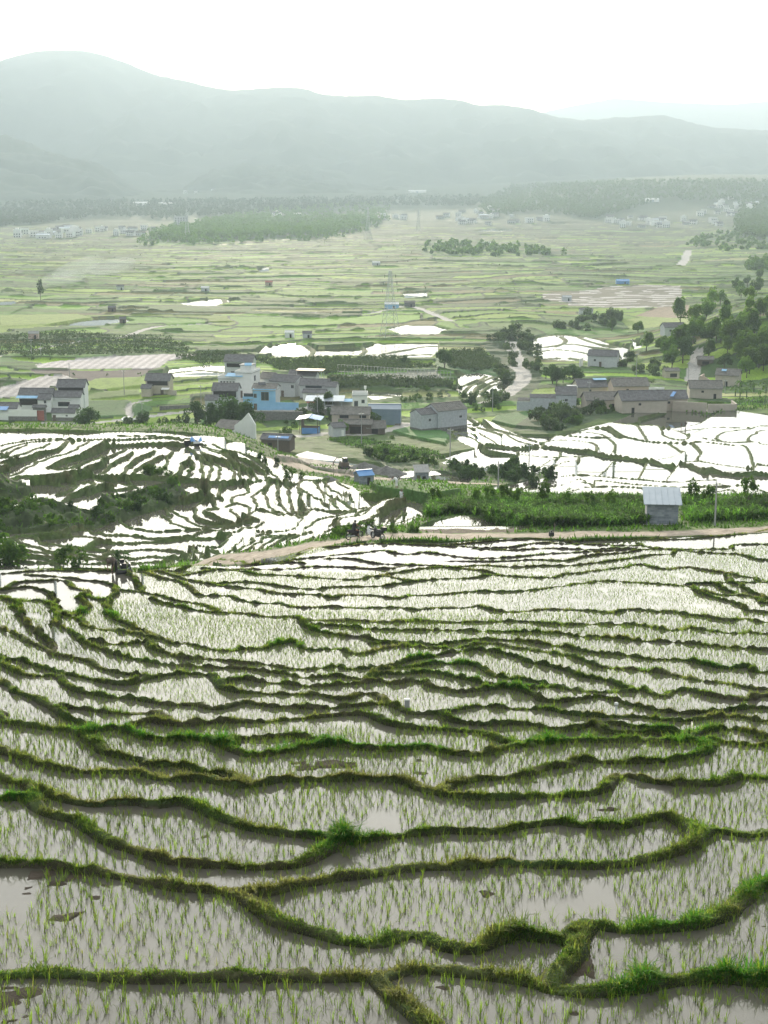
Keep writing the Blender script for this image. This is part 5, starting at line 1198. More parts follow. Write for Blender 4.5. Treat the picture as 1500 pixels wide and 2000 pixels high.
# ---- brick field shed by the road (nearest building)
e, k = put('field_shed', 1292, 1025, -6, 'grey block shed with one sloping metal roof standing beside the dirt road', 'shed')
mb = MB(); pr_ = [(0, -.2), (2.5, -.2), (2.5, 2.75), (0, 1.95)]; n = 0
for sx in (-1.35, 1.45): mb.v += [(sx, a, b) for a, b in pr_]
mb.f = [(0, 3, 2, 1), (4, 5, 6, 7), (0, 4, 7, 3), (1, 2, 6, 5), (3, 7, 6, 2), (0, 1, 5, 4)]; mb.build('wall', M['brick'], e)
shedroof(e, 2.8, 2.5, 2.0, 2.8, 'metal', .05, 0, .3, .05, 6)
MB().box((-1.36, 1.0, 1.75), (.06, .5, .35)).build('window', M['dark'], e); MB().box((1.46, 1.2, .95), (.05, .8, 1.8)).build('door', M['wood'], e); MB().box((.05, -.35, .06), (3.4, .3, .16)).build('step', M['concrete'], e)
# ---- two small sheds lower down
e, k = put('field_shed', 716, 948, 24, 'small blue-roofed block shed at the bend of the lower dirt track', 'shed')
gable(e, 2.6, 2.2, 1.9, .55, 'brick', 'bluesheet', .2, thick=.05, tiles=False); MB().box((.4, -.02, .75), (.55, .05, 1.5)).build('door', M['dark'], e)
e, k = put('field_shed', 825, 943, 8, 'small grey shed with a weathered flat lean-to roof between pale paddies', 'shed')
MB().box((0, 1.1, .9), (2.3, 2.2, 2.1)).build('wall', M['brick'], e); shedroof(e, 2.3, 2.2, 1.98, 2.75, 'concrete', 0, 0, .22, .07, 5); MB().box((.3, -.02, .95), (.6, .05, .5)).build('window', M['dark'], e); MB().box((-.7, -.02, .7), (.6, .05, 1.4)).build('door', M['wood'], e)
# ---- pale brick barn
e, k = put('brick_barn', 884, 841, 33, 'big pale brick barn with patched tile roof beside the flooded terraces', 'barn')
gable(e, 9.2, 6.5, 5.2, 1.5, 'brickpale', 'tile_old', .15, stone=1.0); gable(e, 4.8, 5.2, 4.6, 1.1, 'brickpale', 'tile', .15, x0=-7.0, y0=.6, stone=1.0)
window(e, -6.8, .6, 3.2, .6, .6); window(e, 2.5, 0, 3.4, .7, .5)
e, k = put('outhouse', 868, 838, 8, 'small metal-doored lean-to against the front of the pale brick barn', 'outhouse')
MB().box((0, .8, 1.0), (2.3, 1.6, 2.3)).build('wall', M['concrete'], e); shedroof(e, 2.3, 1.6, 2.2, 2.4, 'metal', 0, 0, .12, .06, 4); MB().box((-.6, -.02, .9), (.8, .05, 1.7)).build('door', M['dark'], e)
# ---- slate-blue warehouse
e, k = put('warehouse', 750, 831, -3, 'slate blue sheet-metal warehouse with a long low roof in the village', 'warehouse')
gable(e, 8.8, 6.5, 4.3, .9, 'slate', 'slate', .1, thick=.06, tiles=False, stone=.5); MB().box((1.6, -.03, 1.7), (2.6, .05, 3.2)).build('door', M['slate'], e)
mb = MB()
for i in range(18): mb.box((-4.3+i*.506, -.02, 2.3), (.07, .04, 3.8))
mb.build('cladding', M['slate'], e)
# ---- blue-roofed open hut
e, k = put('open_hut', 603, 847, -8, 'open hut under a bright blue sheet roof with blue panels below', 'hut')
gable(e, 4.2, 3.0, 1.6, .2, 'bluesheet', 'wood', .05, x0=.3, thick=.03, tiles=False)
gable(e, .12, 3.6, 3.6, .2, 'wood', 'wood', .0, x0=-1.9, thick=.03, tiles=False)
rb = MB()
for sgn in (-1, 1): rb.add([(0, -.6, 4.25), (sgn*3.3, -.6, 3.65), (sgn*3.3, 4.2, 3.95), (0, 4.2, 4.55), (0, -.6, 4.31), (sgn*3.3, -.6, 3.71), (sgn*3.3, 4.2, 4.01), (0, 4.2, 4.61)], [(0, 1, 2, 3), (7, 6, 5, 4), (0, 4, 5, 1), (1, 5, 6, 2), (2, 6, 7, 3)])
r_ = rb.build('roof', M['bluesheet'], e); MB().box((0, 1.8, 4.5), (.35, 4.9, .08), 0, .062).build('ridge', M['white'], r_)
for x in (-2.3, 2.3):
    for y in (0, 3.4): MB().tube([(x, y, -.2), (x, y, 3.95)], .09, 6).build('post', M['wood'], e)
# ---- old farmhouse and outhouse
e, k = put('old_farmhouse', 686, 848, -4, 'old brown farmhouse with two tiers of mossy tile roof', 'house')
gable(e, 9.5, 5, 4.6, 1.3, 'mudwall', 'tile_old', .5, x0=-.6, y0=4.2, stone=.6); gable(e, 8.2, 3.2, 2.6, .8, 'wood', 'tile_old', .4, x0=.9, y0=.6)
MB().box((1.2, .57, 1.1), (3.2, .05, 1.7)).build('door', M['dark'], e); window(e, -2.2, 4.2, 3.9, 2.2, .7, frame='wood'); window(e, 2.6, 4.2, 3.9, 1.6, .6, frame='wood')
e, k = put('outhouse', 663, 853, 22, 'small grey outhouse with a tiled gable in front of the old farmhouse', 'outhouse')
gable(e, 3.2, 3.6, 2.4, .8, 'pale', 'tile', .3); MB().box((.9, -.02, .9), (.7, .05, 1.6)).build('door', M['white'], e)
e, k = put('collapsed_hut', 735, 848, 5, 'collapsing hut with a sagging grey roof right of the old farmhouse', 'hut')
gable(e, 4.4, 3, 1.9, 1.2, 'wood', 'tile_old', .5); MB().box((-.4, -.03, .9), (1.6, .05, 1.4)).build('door', M['dark'], e)
# ---- shack with blue tarpaulin and ruin below the big trees
e, k = put('shack', 538, 880, -14, 'grey plank shack with a blue tarpaulin on its tiled roof', 'shack', 270)
gable(e, 6.5, 3.8, 2.6, .8, 'wood', 'tile', .3); MB().box((.6, .55, 3.12), (4.6, .9, .05), 0, .4).build('tarpaulin', M['bluesheet'], e); MB().box((-1.2, -.02, 1.0), (.8, .05, 1.8)).build('door', M['dark'], e)
e, k = put('ruined_house', 478, 874, -24, 'roofless pale gable ruin with fallen tiled roof beside the big trees', 'ruin', 270)
mb = MB(); mb.prism([(-2, 0), (2.2, 0), (2.2, 2.6), (.8, 4.6), (-.4, 3.4), (-2, 2.2)], 0, .35); mb.prism([(-3.2, 0), (-2.1, 0), (-2.1, 1.4), (-3.2, .9)], .02, 3.6); mb.build('wall', M['white'], e); shedroof(e, 5.5, 2.6, 1.4, 2.4, 'tile_old', -3.8, .6, .2, .1, 9)
# ---- long open shed, red lean-to, white block
e, k = put('open_shed', 634, 803, -2, 'long open-fronted shed with a shiny grey-blue metal roof sheltering a white car', 'shed')
shedroof(e, 10.5, 4.5, 3.1, 3.9, 'metal', 0, 0, .4, .07, 14); MB().box((0, 4.6, 1.4), (10.5, .2, 3.2)).build('back_wall', M['concrete'], e)
for x in (-4.9, -2.4, 0, 2.4, 4.9): MB().tube([(x, .15, -.3), (x, .15, 3.1)], .09, 6).build('post', M['steel'], e)
MB().box((-3.4, -.45, 2.75), (3.6, .6, .1), 0, .5).build('awning', M['red'], e)
e, k = put('lean_to', 676, 802, 0, 'pale blue lean-to joining the open shed and the white block', 'shed')
MB().box((0, 2.2, 1.3), (3.4, .2, 3.0)).build('back_wall', M['concrete'], e); shedroof(e, 3.4, 2.4, 2.5, 2.9, 'blue', 0, 0, .2, .06, 5)
e, k = put('block_house', 703, 806, 0, 'small white two-storey block with a flat roof and rooftop heater', 'house')
flatbox(e, 4.2, 4.5, 4.9, 'white', parapet=.7); window(e, .9, 0, 3.3, .8, .9); window(e, -1.1, 0, 2.6, 1.0, 1.6); door(e, -1.1, 0, .9, 1.9)
MB().tube([(1.5, 2, 4.9), (1.5, 2, 7.0)], .12, 6).box((1.5, 2, 7.1), (.7, .7, .8)).build('water_tank', M['white'], e)
# ---- house with brown awning, two-tier house
e, k = put('village_house', 608, 783, -10, 'two-tier house with dark grey tiled roofs in the middle of the village', 'house')
gable(e, 8.6, 5, 4.4, 1.4, 'pale', 'tile', .5, y0=3.4, stone=.4); gable(e, 7.0, 2.8, 2.4, .7, 'white', 'tile', .35, x0=.8, y0=.4); MB().box((.8, .37, 1.2), (4.6, .05, 1.3)).build('veranda', M['dark'], e); window(e, 0, 3.4, 3.8, 5.0, .7, bars=False, frame='wood')
gable(e, 3.0, 4.4, 4.0, 1.1, 'pale', 'tile', .3, x0=5.6, y0=2.6); door(e, -2.8, 3.4, .9, 1.9)
e, k = put('village_house', 590, 757, -12, 'dark tiled house behind, topped by a flat orange-brown sheet canopy', 'house')
gable(e, 9, 5, 3.8, 1.2, 'pale', 'tile', .4); rb = MB().box((2.6, 1.2, 5.6), (9.0, 4.0, .1), 0, .06); rb.build('canopy', M['orange'], e)
for x in (-1.6, 6.6):
    for y in (-.6, 2.9): MB().tube([(x, y, -.3), (x, y, 5.6)], .08, 5).build('post', M['steel'], e)
window(e, -2, 0, 2.2, 1.2, 1.0); door(e, 1.0, 0, 1.0, 2.0)
e, k = put('village_house', 552, 775, -28, 'grey tiled gable house behind the light blue house', 'house')
gable(e, 9, 6, 4.8, 1.6, 'pale', 'tile', .4); window(e, 3.6, 0, 3.4, .9, .9); door(e, 0, 0, 1.0, 2.0); gable(e, 4.5, 5, 5.2, 1.4, 'pale', 'tile_old', .4, x0=-7.2, y0=1.5)
# ---- light blue house
e, k = put('blue_house', 512, 801, -8, 'light blue two-storey house with dark picture window and solar heater', 'house')
flatbox(e, 6.4, 6, 5.8, 'blue', x0=.6, parapet=.35); flatbox(e, 3.2, 5.2, 2.9, 'blue', x0=-4.2, y0=.8, parapet=.8); gable(e, 7.0, 6.0, 6.2, 1.0, 'pale', 'tile_old', .3, x0=.4, y0=1.2, z0=0)
window(e, .9, 0, 4.2, 2.2, 2.4, frame='concrete'); window(e, -2.0, .0, 4.3, .8, 1.1); door(e, -2.0, 0, 1.0, 2.0); MB().box((-.4, 2.2, 7.6), (2.2, 1.4, .12), .3, .5).build('solar_heater', M['glass'], e)
MB().box((7.3, .1, 1.1), (7.0, .2, 2.5)).box((7.3, .1, 2.42), (7.2, .3, .12)).build('yard_wall', M['blue'], e); MB().box((-4.2, .77, 4.2), (2.8, .04, 1.3)).build('balcony_window', M['glass'], e)
# ---- white three-storey house, black-roofed house behind, grey house front left
e, k = put('village_house', 462, 778, -14, 'tall white three-storey house with flat terraces and pale blue awning', 'house')
flatbox(e, 5.2, 8, 7.6, 'white', x0=2.4, y0=0, parapet=.6); flatbox(e, 6.4, 5, 5.4, 'white', x0=-3.2, y0=1.5, parapet=.8); shedroof(e, 5.2, 2.6, 6.6, 7.2, 'blue', -.6, -.6, .2, .08, 5, 'awning')
MB().box((2.4, 4, 8.8), (3.4, 4, 2.0)).build('stair_room', M['white'], e); MB().box((2.4, 4, 9.9), (4.0, 4.6, .2)).build('roof_slab', M['concrete'], e); MB().box((3.4, 1.6, 10.2), (2.2, 1.4, .12), .3, .5).build('solar_heater', M['blue'], e)
for i in range(5): window(e, -5.4+i*1.0, 1.5, 4.4, .55, .7, bars=False)
window(e, 5.0, 3, 5.8, 1.4, 1.6, 'right'); window(e, 5.0, 3, 2.6, 1.4, 1.6, 'right'); door(e, 1.4, 0, 1.2, 2.2)
e, k = put('village_house', 466, 742, -8, 'dark tiled house at the back of the white house group', 'house')
gable(e, 9.5, 6, 5.4, 1.8, 'pale', 'tile', .5); MB().box((0, -.03, 4.1), (8, .05, 1.3)).build('veranda', M['dark'], e); door(e, -2, 0, 1.1, 2.1); window(e, 2, 0, 2.2, 1.2, 1.0)
e, k = put('village_house', 437, 801, -5, 'grey tiled house with black upper storey and pale stone yard walls', 'house')
gable(e, 7.4, 5.5, 5.4, 1.7, 'pale', 'tile', .4, x0=-.2, y0=3.2, stone=.5); MB().box((-.2, 3.17, 4.3), (6.8, .05, 1.9)).build('upper_veranda', M['dark'], e); MB().box((.9, .9, 1.0), (5.8, .25, 2.4)).box((3.7, 2.0, 1.0), (.25, 2.2, 2.4)).build('yard_wall', M['brickpale'], e)
gable(e, 3.6, 3.8, 2.9, 1.1, 'brickpale', 'tile', .3, x0=-3.8, y0=.4); window(e, -3.6, .4, 1.9, .6, .6); door(e, -1.6, 3.2, 1, 2)
# ---- farmhouse alone between the groups
e, k = put('farmhouse', 308, 775, -6, 'lone brown-walled farmhouse with grey tiled roof among green fields', 'house')
gable(e, 7.6, 5, 4.9, 1.6, 'mudwall', 'tile', .5, x0=-.6, y0=2.6, stone=.6); MB().box((-.6, 2.57, 3.9), (6.6, .05, 1.4)).build('upper_veranda', M['dark'], e); gable(e, 3.0, 3.4, 2.6, .9, 'mudwall', 'tile', .3, x0=-3.6, y0=-.4); MB().box((4.4, .9, .9), (3.6, .25, 2.2), -.5).build('yard_wall', M['mudwall'], e); door(e, .8, 2.6, 1.0, 2.0); MB().box((2.2, 1.2, 2.4), (2.4, 1.6, .08), 0, .25).build('awning', M['white'], e)
# ---- left compound
e, k = put('farmhouse', 126, 808, -2, 'two-storey tiled farmhouse with white gable, right part of the left compound', 'house')
gable(e, 8.2, 5, 6.8, 1.8, 'white', 'tile', .4, x0=.6, y0=6.5); MB().box((.6, 6.47, 6.0), (7.6, .05, 1.5)).build('upper_veranda', M['dark'], e); gable(e, 8.6, 4.2, 4.4, 1.3, 'white', 'tile', .4, x0=.1, y0=2.2); MB().box((-.8, 2.0, 3.7), (5.4, .5, .1), 0, .3).build('awning', M['white'], e); window(e, -.6, 2.2, 2.2, 3.4, 1.2, frame='wood'); door(e, 2.2, 2.2, 1.1, 2.0)
e, k = put('yard_house', 124, 823, -3, 'low tiled yard building with white wall on a stone base facing the lane', 'outbuilding')
gable(e, 6.6, 2.0, 2.6, .9, 'white', 'tile', .3, stone=1.2); gable(e, 2.6, 2.6, 3.4, .9, 'white', 'tile', .3, x0=2.6, y0=1.4); window(e, 1.0, 0, 1.7, .5, .3, bars=False); door(e, -2.6, 0, .9, 1.9)
e, k = put('farmhouse', 58, 808, -4, 'long tiled farmhouse with pale blue awning, middle of the left compound', 'house')
gable(e, 9.8, 5, 4.7, 1.6, 'white', 'tile', .4, x0=.8, y0=3.4); shedroof(e, 6.0, 2.2, 4.1, 4.7, 'blue', -1.2, 1.4, .2, .06, 5, 'awning'); MB().box((-1.2, 3.3, 2.6), (5.4, .08, 1.8)).build('veranda', M['dark'], e); gable(e, 3.6, 4, 3.9, 1.3, 'white', 'tile', .4, x0=4.4, y0=.6); window(e, 4.6, .6, 3.1, .6, .8)
e, k = put('yard_wall', 45, 823, -3, 'white courtyard wall on a stone base in front of the left compound', 'wall')
MB().box((0, 0, 2.1), (8.2, .3, 2.0)).build('wall', M['white'], e); MB().box((0, 0, .5), (8.3, .4, 1.5)).build('base', M['stone'], e)
e, k = put('gatehouse', 78, 823, -3, 'tiled gatehouse with dark red doors opening on the lane', 'gate')
MB().box((-1.6, .2, 1.6), (.5, .7, 3.4)).box((1.6, .2, 1.6), (.5, .7, 3.4)).box((0, .2, 3.35), (3.7, .7, .5)).build('frame', M['stone'], e); MB().box((-.66, .1, 1.5), (1.3, .1, 3.0)).build('door', M['red'], e); MB().box((.66, .1, 1.5), (1.3, .1, 3.0)).build('door', M['red'], e); gable(e, 3.6, 1.4, .3, .5, 'stone', 'tile', .2, y0=-.4, z0=3.6)
e, k = put('farmhouse', 8, 822, -3, 'low white house with blue awning cut by the left edge', 'house')
gable(e, 6.0, 4, 3.2, 1.2, 'white', 'tile', .4, y0=2.8); shedroof(e, 3.6, 2.0, 3.0, 3.6, 'bluesheet', -1.2, 0.6, .2, .06, 5, 'awning'); MB().box((0, .2, 1.0), (6, .25, 2.4)).build('yard_wall', M['white'], e); door(e, 2.0, 2.8, .9, 1.9); MB().box((1.9, .03, 1.0), (.9, .08, 1.9)).build('gate_door', M['red'], e)
# ---- pale house right of the stream, white house above
e, k = put('brick_house', 1090, 802, -4, 'pale blue-white brick house with a broken lower wing near the stream', 'house')
gable(e, 5.6, 6.5, 4.2, 1.8, 'brickpale', 'tile', .2, x0=2.2, stone=.4); MB().box((-4.2, .4, 1.5), (7.2, .35, 3.4)).build('yard_wall', M['brickpale'], e); shedroof(e, 7.2, 1.6, 3.3, 4.0, 'tile', -4.2, .3, .15, .14, 13, 'wing_roof'); MB().box((-9.6, .8, .9), (3.8, .35, 2.6)).build('broken_wall', M['brickpale'], e); shedroof(e, 3.4, 1.8, 2.3, 2.9, 'tile_old', -9.5, .9, .1, .12, 7, 'fallen_roof'); window(e, 2.2, 0, 2.8, .7, .6)
e, k = put('white_house', 1172, 723, -18, 'white-walled house with grey gables standing above the village by the fields', 'house')
gable(e, 9.2, 6, 4.0, 1.7, 'pale', 'tile', .3); gable(e, 4.4, 5, 4.2, 1.8, 'pale', 'tile', .3, x0=4.0, y0=-1.8); MB().box((-7.2, 1.2, 1.2), (.3, 5.6, 3.0)).build('yard_wall', M['white'], e); window(e, -2, 0, 2.4, .7, .7); door(e, 0, 0, .9, 1.9)
# ---- earth-walled houses
HS = [(1158, 778, 10, 'earth-walled house with white-roofed annex at the left back of the hamlet', 'mudwall', 9.0, 5, 3.8, 1.3, 4), (1178, 800, 6, 'low earth-walled house with tiled roof at the front left of the hamlet', 'mudwall', 9.6, 4.5, 3.0, 1.2, -3),
 (1232, 782, 6, 'pinkish earth-walled house with tiled roof in the middle of the hamlet', 'pinkwall', 10.5, 5, 4.2, 1.3, 5), (1258, 807, 8, 'long earth-walled house with wide tiled roof facing the flooded fields', 'mudwall', 12.5, 5.5, 4.0, 1.5, 0),
 (1312, 800, 2, 'earth-walled house with a blue tarpaulin on its roof in the hamlet', 'mudwall', 8.5, 5, 3.9, 1.2, 2), (1378, 782, -4, 'tiled earth house behind the walled vegetable yard', 'mudwall', 9.5, 4.5, 3.6, 1.3, 3)]
for x, y, yw, lb, wl_, w_, d_, h_, rh_, ann in HS:
    e, k = put('earth_house', x, y, yw, lb, 'house'); gable(e, w_, d_+1.6, h_*.9, rh_+.5, wl_, 'tile' if ann % 2 == 0 else 'tile_old', .35)
    MB().box((w_*.28 if ann else -w_*.25, -.02, .8), (.8, .06, 1.6)).build('door', M['dark'], e); window(e, -w_*.1, 0, h_*.62, .6, .5, frame='wood')
    if ann == 4: MB().box((-w_/2-1.4, 1.6, 1.6), (2.6, 3.2, 3.6)).build('annex', M['mudwall'], e); shedroof(e, 2.6, 3.2, 3.4, 3.7, 'white', -w_/2-1.4, 0, .1, .08, 3, 'annex_roof'); MB().box((w_*.3, 2.4, h_+rh_+.35), (4, 1.6, .06), 0, .2).build('tarpaulin', M['blue'], e)
    if ann == 2: MB().box((w_*.05, .9, h_+.75), (1.0, 2.4, .07), -.6, .45).build('tarpaulin', M['bluesheet'], e)
    if ann == 5: MB().box((w_/2+1.5, 1.0, 2.2), (3.2, .3, 2.0)).box((w_/2+3.6, .6, 2.6), (2.6, .3, 1.2), .3).build('white_coping', M['white'], e)
e, k = put('walled_yard', 1380, 803, -2, 'earth-walled yard overgrown with vegetables at the right of the hamlet', 'yard')
mb = MB(); mb.box((4.2, 0, 1.1), (8.0, .45, 3.0), .06); mb.box((-4.4, 1.6, 1.3), (9.4, .45, 3.2), -.36); mb.box((8.0, 3.2, 1.2), (.45, 6.4, 3.0)); mb.build('wall', M['mudwall'], e)
leafq = crown_mesh('vegetables', M['leaf'], (5.5, 2.4, 1.0), 14, 900, .4, 5); c_ = link('vegetables', leafq, None, e); c_.location = (2.0, 2.8, 1.7)
e, k = put('ruined_house', 1398, 760, -22, 'roofless pink and brown earth ruin below the wooded hill', 'ruin')
mb = MB(); mb.box((-5, 2, 1.6), (.5, 6, 3.8)); mb.prism([(-5, 0), (-1, 0), (-1, 1.8), (-2.4, 2.6), (-4, 3.4), (-5, 3.4)], -.8, -.35); mb.build('wall', M['pinkwall'], e); gable(e, 7.5, 5.5, 3.8, 1.6, 'mudwall', 'tile_old', .3, x0=3.2, y0=1.5); MB().box((2.0, 2.6, 5.3), (1.6, 1.2, .1), 0, .4).build('patch', M['blue'], e); MB().box((3, 1.47, .9), (.9, .06, 1.7)).build('door', M['dark'], e)
e, k = put('earth_hut', 1313, 743, 8, 'tumbledown grey hut left of the track to the wooded hill', 'hut')
gable(e, 5.0, 3.5, 2.6, .7, 'mudwall', 'tile_old', .3); MB().box((.4, -.02, 1.2), (2.4, .05, 1.2)).build('opening', M['dark'], e)
e, k = put('earth_hut', 1378, 716, -5, 'grey thatched hut half hidden under trees beside the track', 'hut')
gable(e, 5.4, 3.5, 2.2, .8, 'wood', 'tile_old', .4); MB().box((0, -.02, .9), (2.4, .05, 1.2)).build('opening', M['dark'], e)
e, k = put('brick_house', 1318, 660, 12, 'pale ruinous house behind trees at the foot of the wooded hill', 'house')
gable(e, 9, 5, 3.6, 1.5, 'pale', 'tile', .3); window(e, -2, 0, 2.2, .8, .8); door(e, 1.5, 0, .9, 1.8)
# ---- retaining walls of the village lane
e, k = put('retaining_wall', 535, 822, -2, 'dark stone retaining wall under the light blue house', 'wall'); MB().box((0, .3, .8), (16, .5, 3.4)).build('wall', M['stone'], e)
e, k = put('retaining_wall', 660, 812, -2, 'grey stone wall with concrete coping under the open shed', 'wall'); MB().box((0, .3, .6), (15, .5, 2.6)).build('wall', M['stone'], e); MB().box((0, .3, 1.96), (15.2, .6, .12)).build('coping', M['concrete'], e)
e, k = put('retaining_wall', 345, 800, 14, 'low stone field wall by the path below the lone farmhouse', 'wall'); MB().box((0, .3, .4), (10, .4, 1.6)).build('wall', M['stone'], e)
# ---- huts out in the fields
for x, y, w_, lb, m1, m2, nm in ((66,668,4.4,'small salmon-pink hut with pale flat roof beside the far lane','pinkwall','concrete','field_hut'),(240,634,3.2,'tiny dark hut at a bend in the far field lane','wood','tile','field_hut'),(765,603,8.0,'long white-roofed hut beyond the lattice pylon','blue','white','field_hut'),(800,601,6.0,'grey ruin right of the white-roofed hut beyond the pylon','stone','tile_old','field_hut'),
  (1217,558,9.0,'small bright blue hut out in the far right fields','bluesheet','bluesheet','field_hut'),(1108,590,5.5,'pale hut at the corner of the striped fields','pale','pale','field_hut'),(1146,617,7.0,'pale gabled hut in front of the hedge of the yellow fields','pale','tile','field_hut'),(565,660,4.0,'little white hut right of the glinting ponds','white','white','field_hut'),(600,663,4.0,'little grey hut among the vineyards above the ponds','pale','tile','field_hut'),
  (218,612,4.0,'small dark hut in the fields left of the round pond','wood','tile','field_hut'),(400,572,5.0,'pale hut in the fields above the oval pond','pale','white','field_hut'),(235,567,5.0,'small grey hut in the far left fields','pale','tile','field_hut'),(525,559,5.0,'tiny reddish hut in the middle of the valley','pinkwall','red','field_hut'),(955,480,16.0,'long white shed among the far groves','white','white','field_hut'),(735,518,7.0,'pale hut far out in the centre fields','pale','white','field_hut')):
    e, k = put(nm, x, y, random.uniform(-10, 10), lb, 'hut'); gable(e, w_, w_*.55, 2.2+w_*.06, .6+w_*.03, m1, m2, .25, tiles=False, thick=.1); MB().box((w_*.15, -.03, .9), (.9, .06, 1.7)).build('door', M['dark'], e)
# ---- far villages: a few house kinds copied
protos = []
def farproto(kind):
    e = empty('village_house', (0, -50, -200)); 
    if kind == 0: gable(e, 12, 8, 5.5, 2.0, 'white', 'tile', .5, tiles=False)
    elif kind == 1: flatbox(e, 11, 9, 7, 'white', parapet=.8, slab='white')  # roof slab in white: sunlit brightness put into its colour
    elif kind == 2: gable(e, 14, 8, 4.2, 1.8, 'pale', 'tile_old', .5, tiles=False)
    elif kind == 3: flatbox(e, 9, 9, 9.5, 'white', parapet=.8, slab='white'); MB().box((0, 4, 11), (4, 4, 2.6)).build('stair_room', M['white'], e)  # flat roof whitened too, its lit look painted on the slab
    else: gable(e, 16, 9, 4.5, 1.4, 'white', 'metal', .4, tiles=False)
    mb = MB()
    for r_ in range(1 if kind in (2, 4) else 2):
        for i in (-1, 0, 1): mb = MB().box((i*3.2, -.05, 1.7+r_*3), (1.5, .12, 1.4)); mb.build('window', M['glass'], e)
    return e
protos = [farproto(i) for i in range(5)]; used = [False]*5
FV = [([(20,466),(60,450),(130,446),(180,452),(220,440),(260,440),(310,452),(300,466),(200,462),(100,468)], 38, 'pale house in the hazy village at the far left foot of the mountains', 'houses of the far left village'),
 ([(845,432),(870,415),(960,412),(1040,420),(1070,434),(1000,442),(900,440)], 30, 'pale house in the hazy village at the far centre right', 'houses of the far centre village'),
 ([(1165,438),(1200,428),(1280,425),(1320,440),(1320,452),(1240,450)], 24, 'pale house on the left side of the far right village', 'houses on the left of the far right village'),
 ([(1320,440),(1380,415),(1390,392),(1440,390),(1475,392),(1478,440),(1400,446)], 34, 'pale house climbing the slope on the right side of the far right village', 'houses on the right of the far right village'),
 ([(355,380),(380,372),(440,370),(485,368),(480,377),(400,382)], 9, 'faint white house high at the foot of the mountains', 'faint houses high on the mountain foot'),
 ([(730,435),(760,412),(790,415),(800,436)], 6, 'pale house among trees at the middle of the far plain', 'houses among trees in the middle of the far plain'),
 ([(520,428),(560,420),(640,424),(640,432)], 5, 'pale house half hidden in the far woods', 'houses half hidden in the far woods')]
for poly, n_, lb, gr in FV:
    xs = [q_[0] for q_ in poly]; ys = [q_[1] for q_ in poly]; c_ = 0; tr_ = 0
    while c_ < n_ and tr_ < 4000:
        tr_ += 1; x, y = random.uniform(min(xs), max(xs)), random.uniform(min(ys), max(ys))
        if not bool(inpoly(poly, np.array([x]), np.array([y]))[0]): continue
        kd = random.choice([0, 0, 1, 1, 2, 3, 4] if c_ > 1 else [0, 1]); pr_ = protos[kd]; o = pr_ if not used[kd] else copy_tree(pr_); used[kd] = True
        o.location = at(x, y)-Vector((0, 0, .3)); o.rotation_euler = (0, 0, R(random.uniform(-25, 25))); s_ = random.uniform(.85, 1.3); o.scale = (s_, s_, s_); tag(o, lb, 'house', gr); c_ += 1
e, k = put('apartment_block', 354, 441, 6, 'grey four-storey block standing above the far left village', 'building'); flatbox(e, 26, 14, 15, 'pale', parapet=1)
for r_ in range(4):
    for i in range(5): MB().box((-10+i*5, -.06, 2.2+r_*3.5), (3.0, .14, 1.6)).build('window', M['glass'], e)
MB().box((-11, 4, 16.6), (3, 3, 3)).build('roof_turret', M['pale'], e); MB().box((11, 4, 16.6), (3, 3, 3)).build('roof_turret', M['pale'], e)
for x, y, w_, lb in ((275,404,40,'long white factory roof, left one of two under the mountains'),(322,405,34,'long white factory roof, right one of two under the mountains'),(815,377,60,'long pale shed roof in the far woods at centre'),(1275,397,30,'white roof alone in the wood above the far right village')):
    e, k = put('factory_shed', x, y, 0, lb, 'shed'); gable(e, w_, 22, 6, 3, 'white', 'white', .5, tiles=False); MB().box((0, -.08, 2.5), (6, .1, 5)).build('door', M['metal'], e)

# ================================================================== POLES, PYLONS, VEHICLES, PEOPLE
def pole(px, py, h_, label, ymin=0, arm=True, lamp=False, r_=.14):
    p = at(px, py, ymin); e = empty('utility_pole', p, R(random.uniform(-30, 30)), label, 'utility pole'); MB().tube([(0, 0, -.4), (0, 0, h_)], [r_, r_*.65], 8).build('pole', M['concrete'], e)
    if arm:
        MB().box((0, 0, h_-.5), (1.3, .1, .1)).build('crossarm', M['steel'], e)
        for x in (-.55, 0, .55): MB().lathe([(.05, 0), (.06, .06), (.03, .16)], (x, 0, h_-.45), 6).build('insulator', M['white'], e)
    return e
pole(1396, 1028, 3.9, 'tall grey concrete pole on the roadside right of the block shed', r_=.10, arm=False)
pole(973, 952, 5.2, 'grey concrete pole standing between the hedge and the maize')
for x, y, h_, lb, ym in ((879,900,6.6,'slim pole in front of the pale brick barn',0),(1033,915,5.4,'slim pole at the end of the flooded field under the dam',0),(404,850,8.0,'pole beside the slim dark tree and big trees',330),(278,822,5.5,'pole on the lane by the parked white car',0),(243,775,8.0,'pole in the field left of the lone farmhouse',0),(393,795,6.5,'pole left of the grey tiled house',0),
  (1344,742,6.0,'pale pole at the foot of the track to the hill',0),(1150,780,5.0,'pole in front of the hamlet at its left',0),(1242,752,11.0,'tall thin pole behind the hamlet by its pools',0),(1416,768,4.0,'short pole by the banana plants',0),(962,805,7.0,'pole between the barn and the pale house',0),(543,885,4.0,'short pole before the tarpaulin shack',280),(620,815,6.5,'pole before the open shed',0),(706,872,8.0,'thin pole in the vegetable field',0),(62,700,6.0,'thin pole left in the far fields',0),(80,702,5.0,'second thin pole left in the far fields near the lane',0),(136,740,5.0,'pole at the dark field above the left compound',0)):
    pole(x, y, h_, lb, ym, r_=.12)
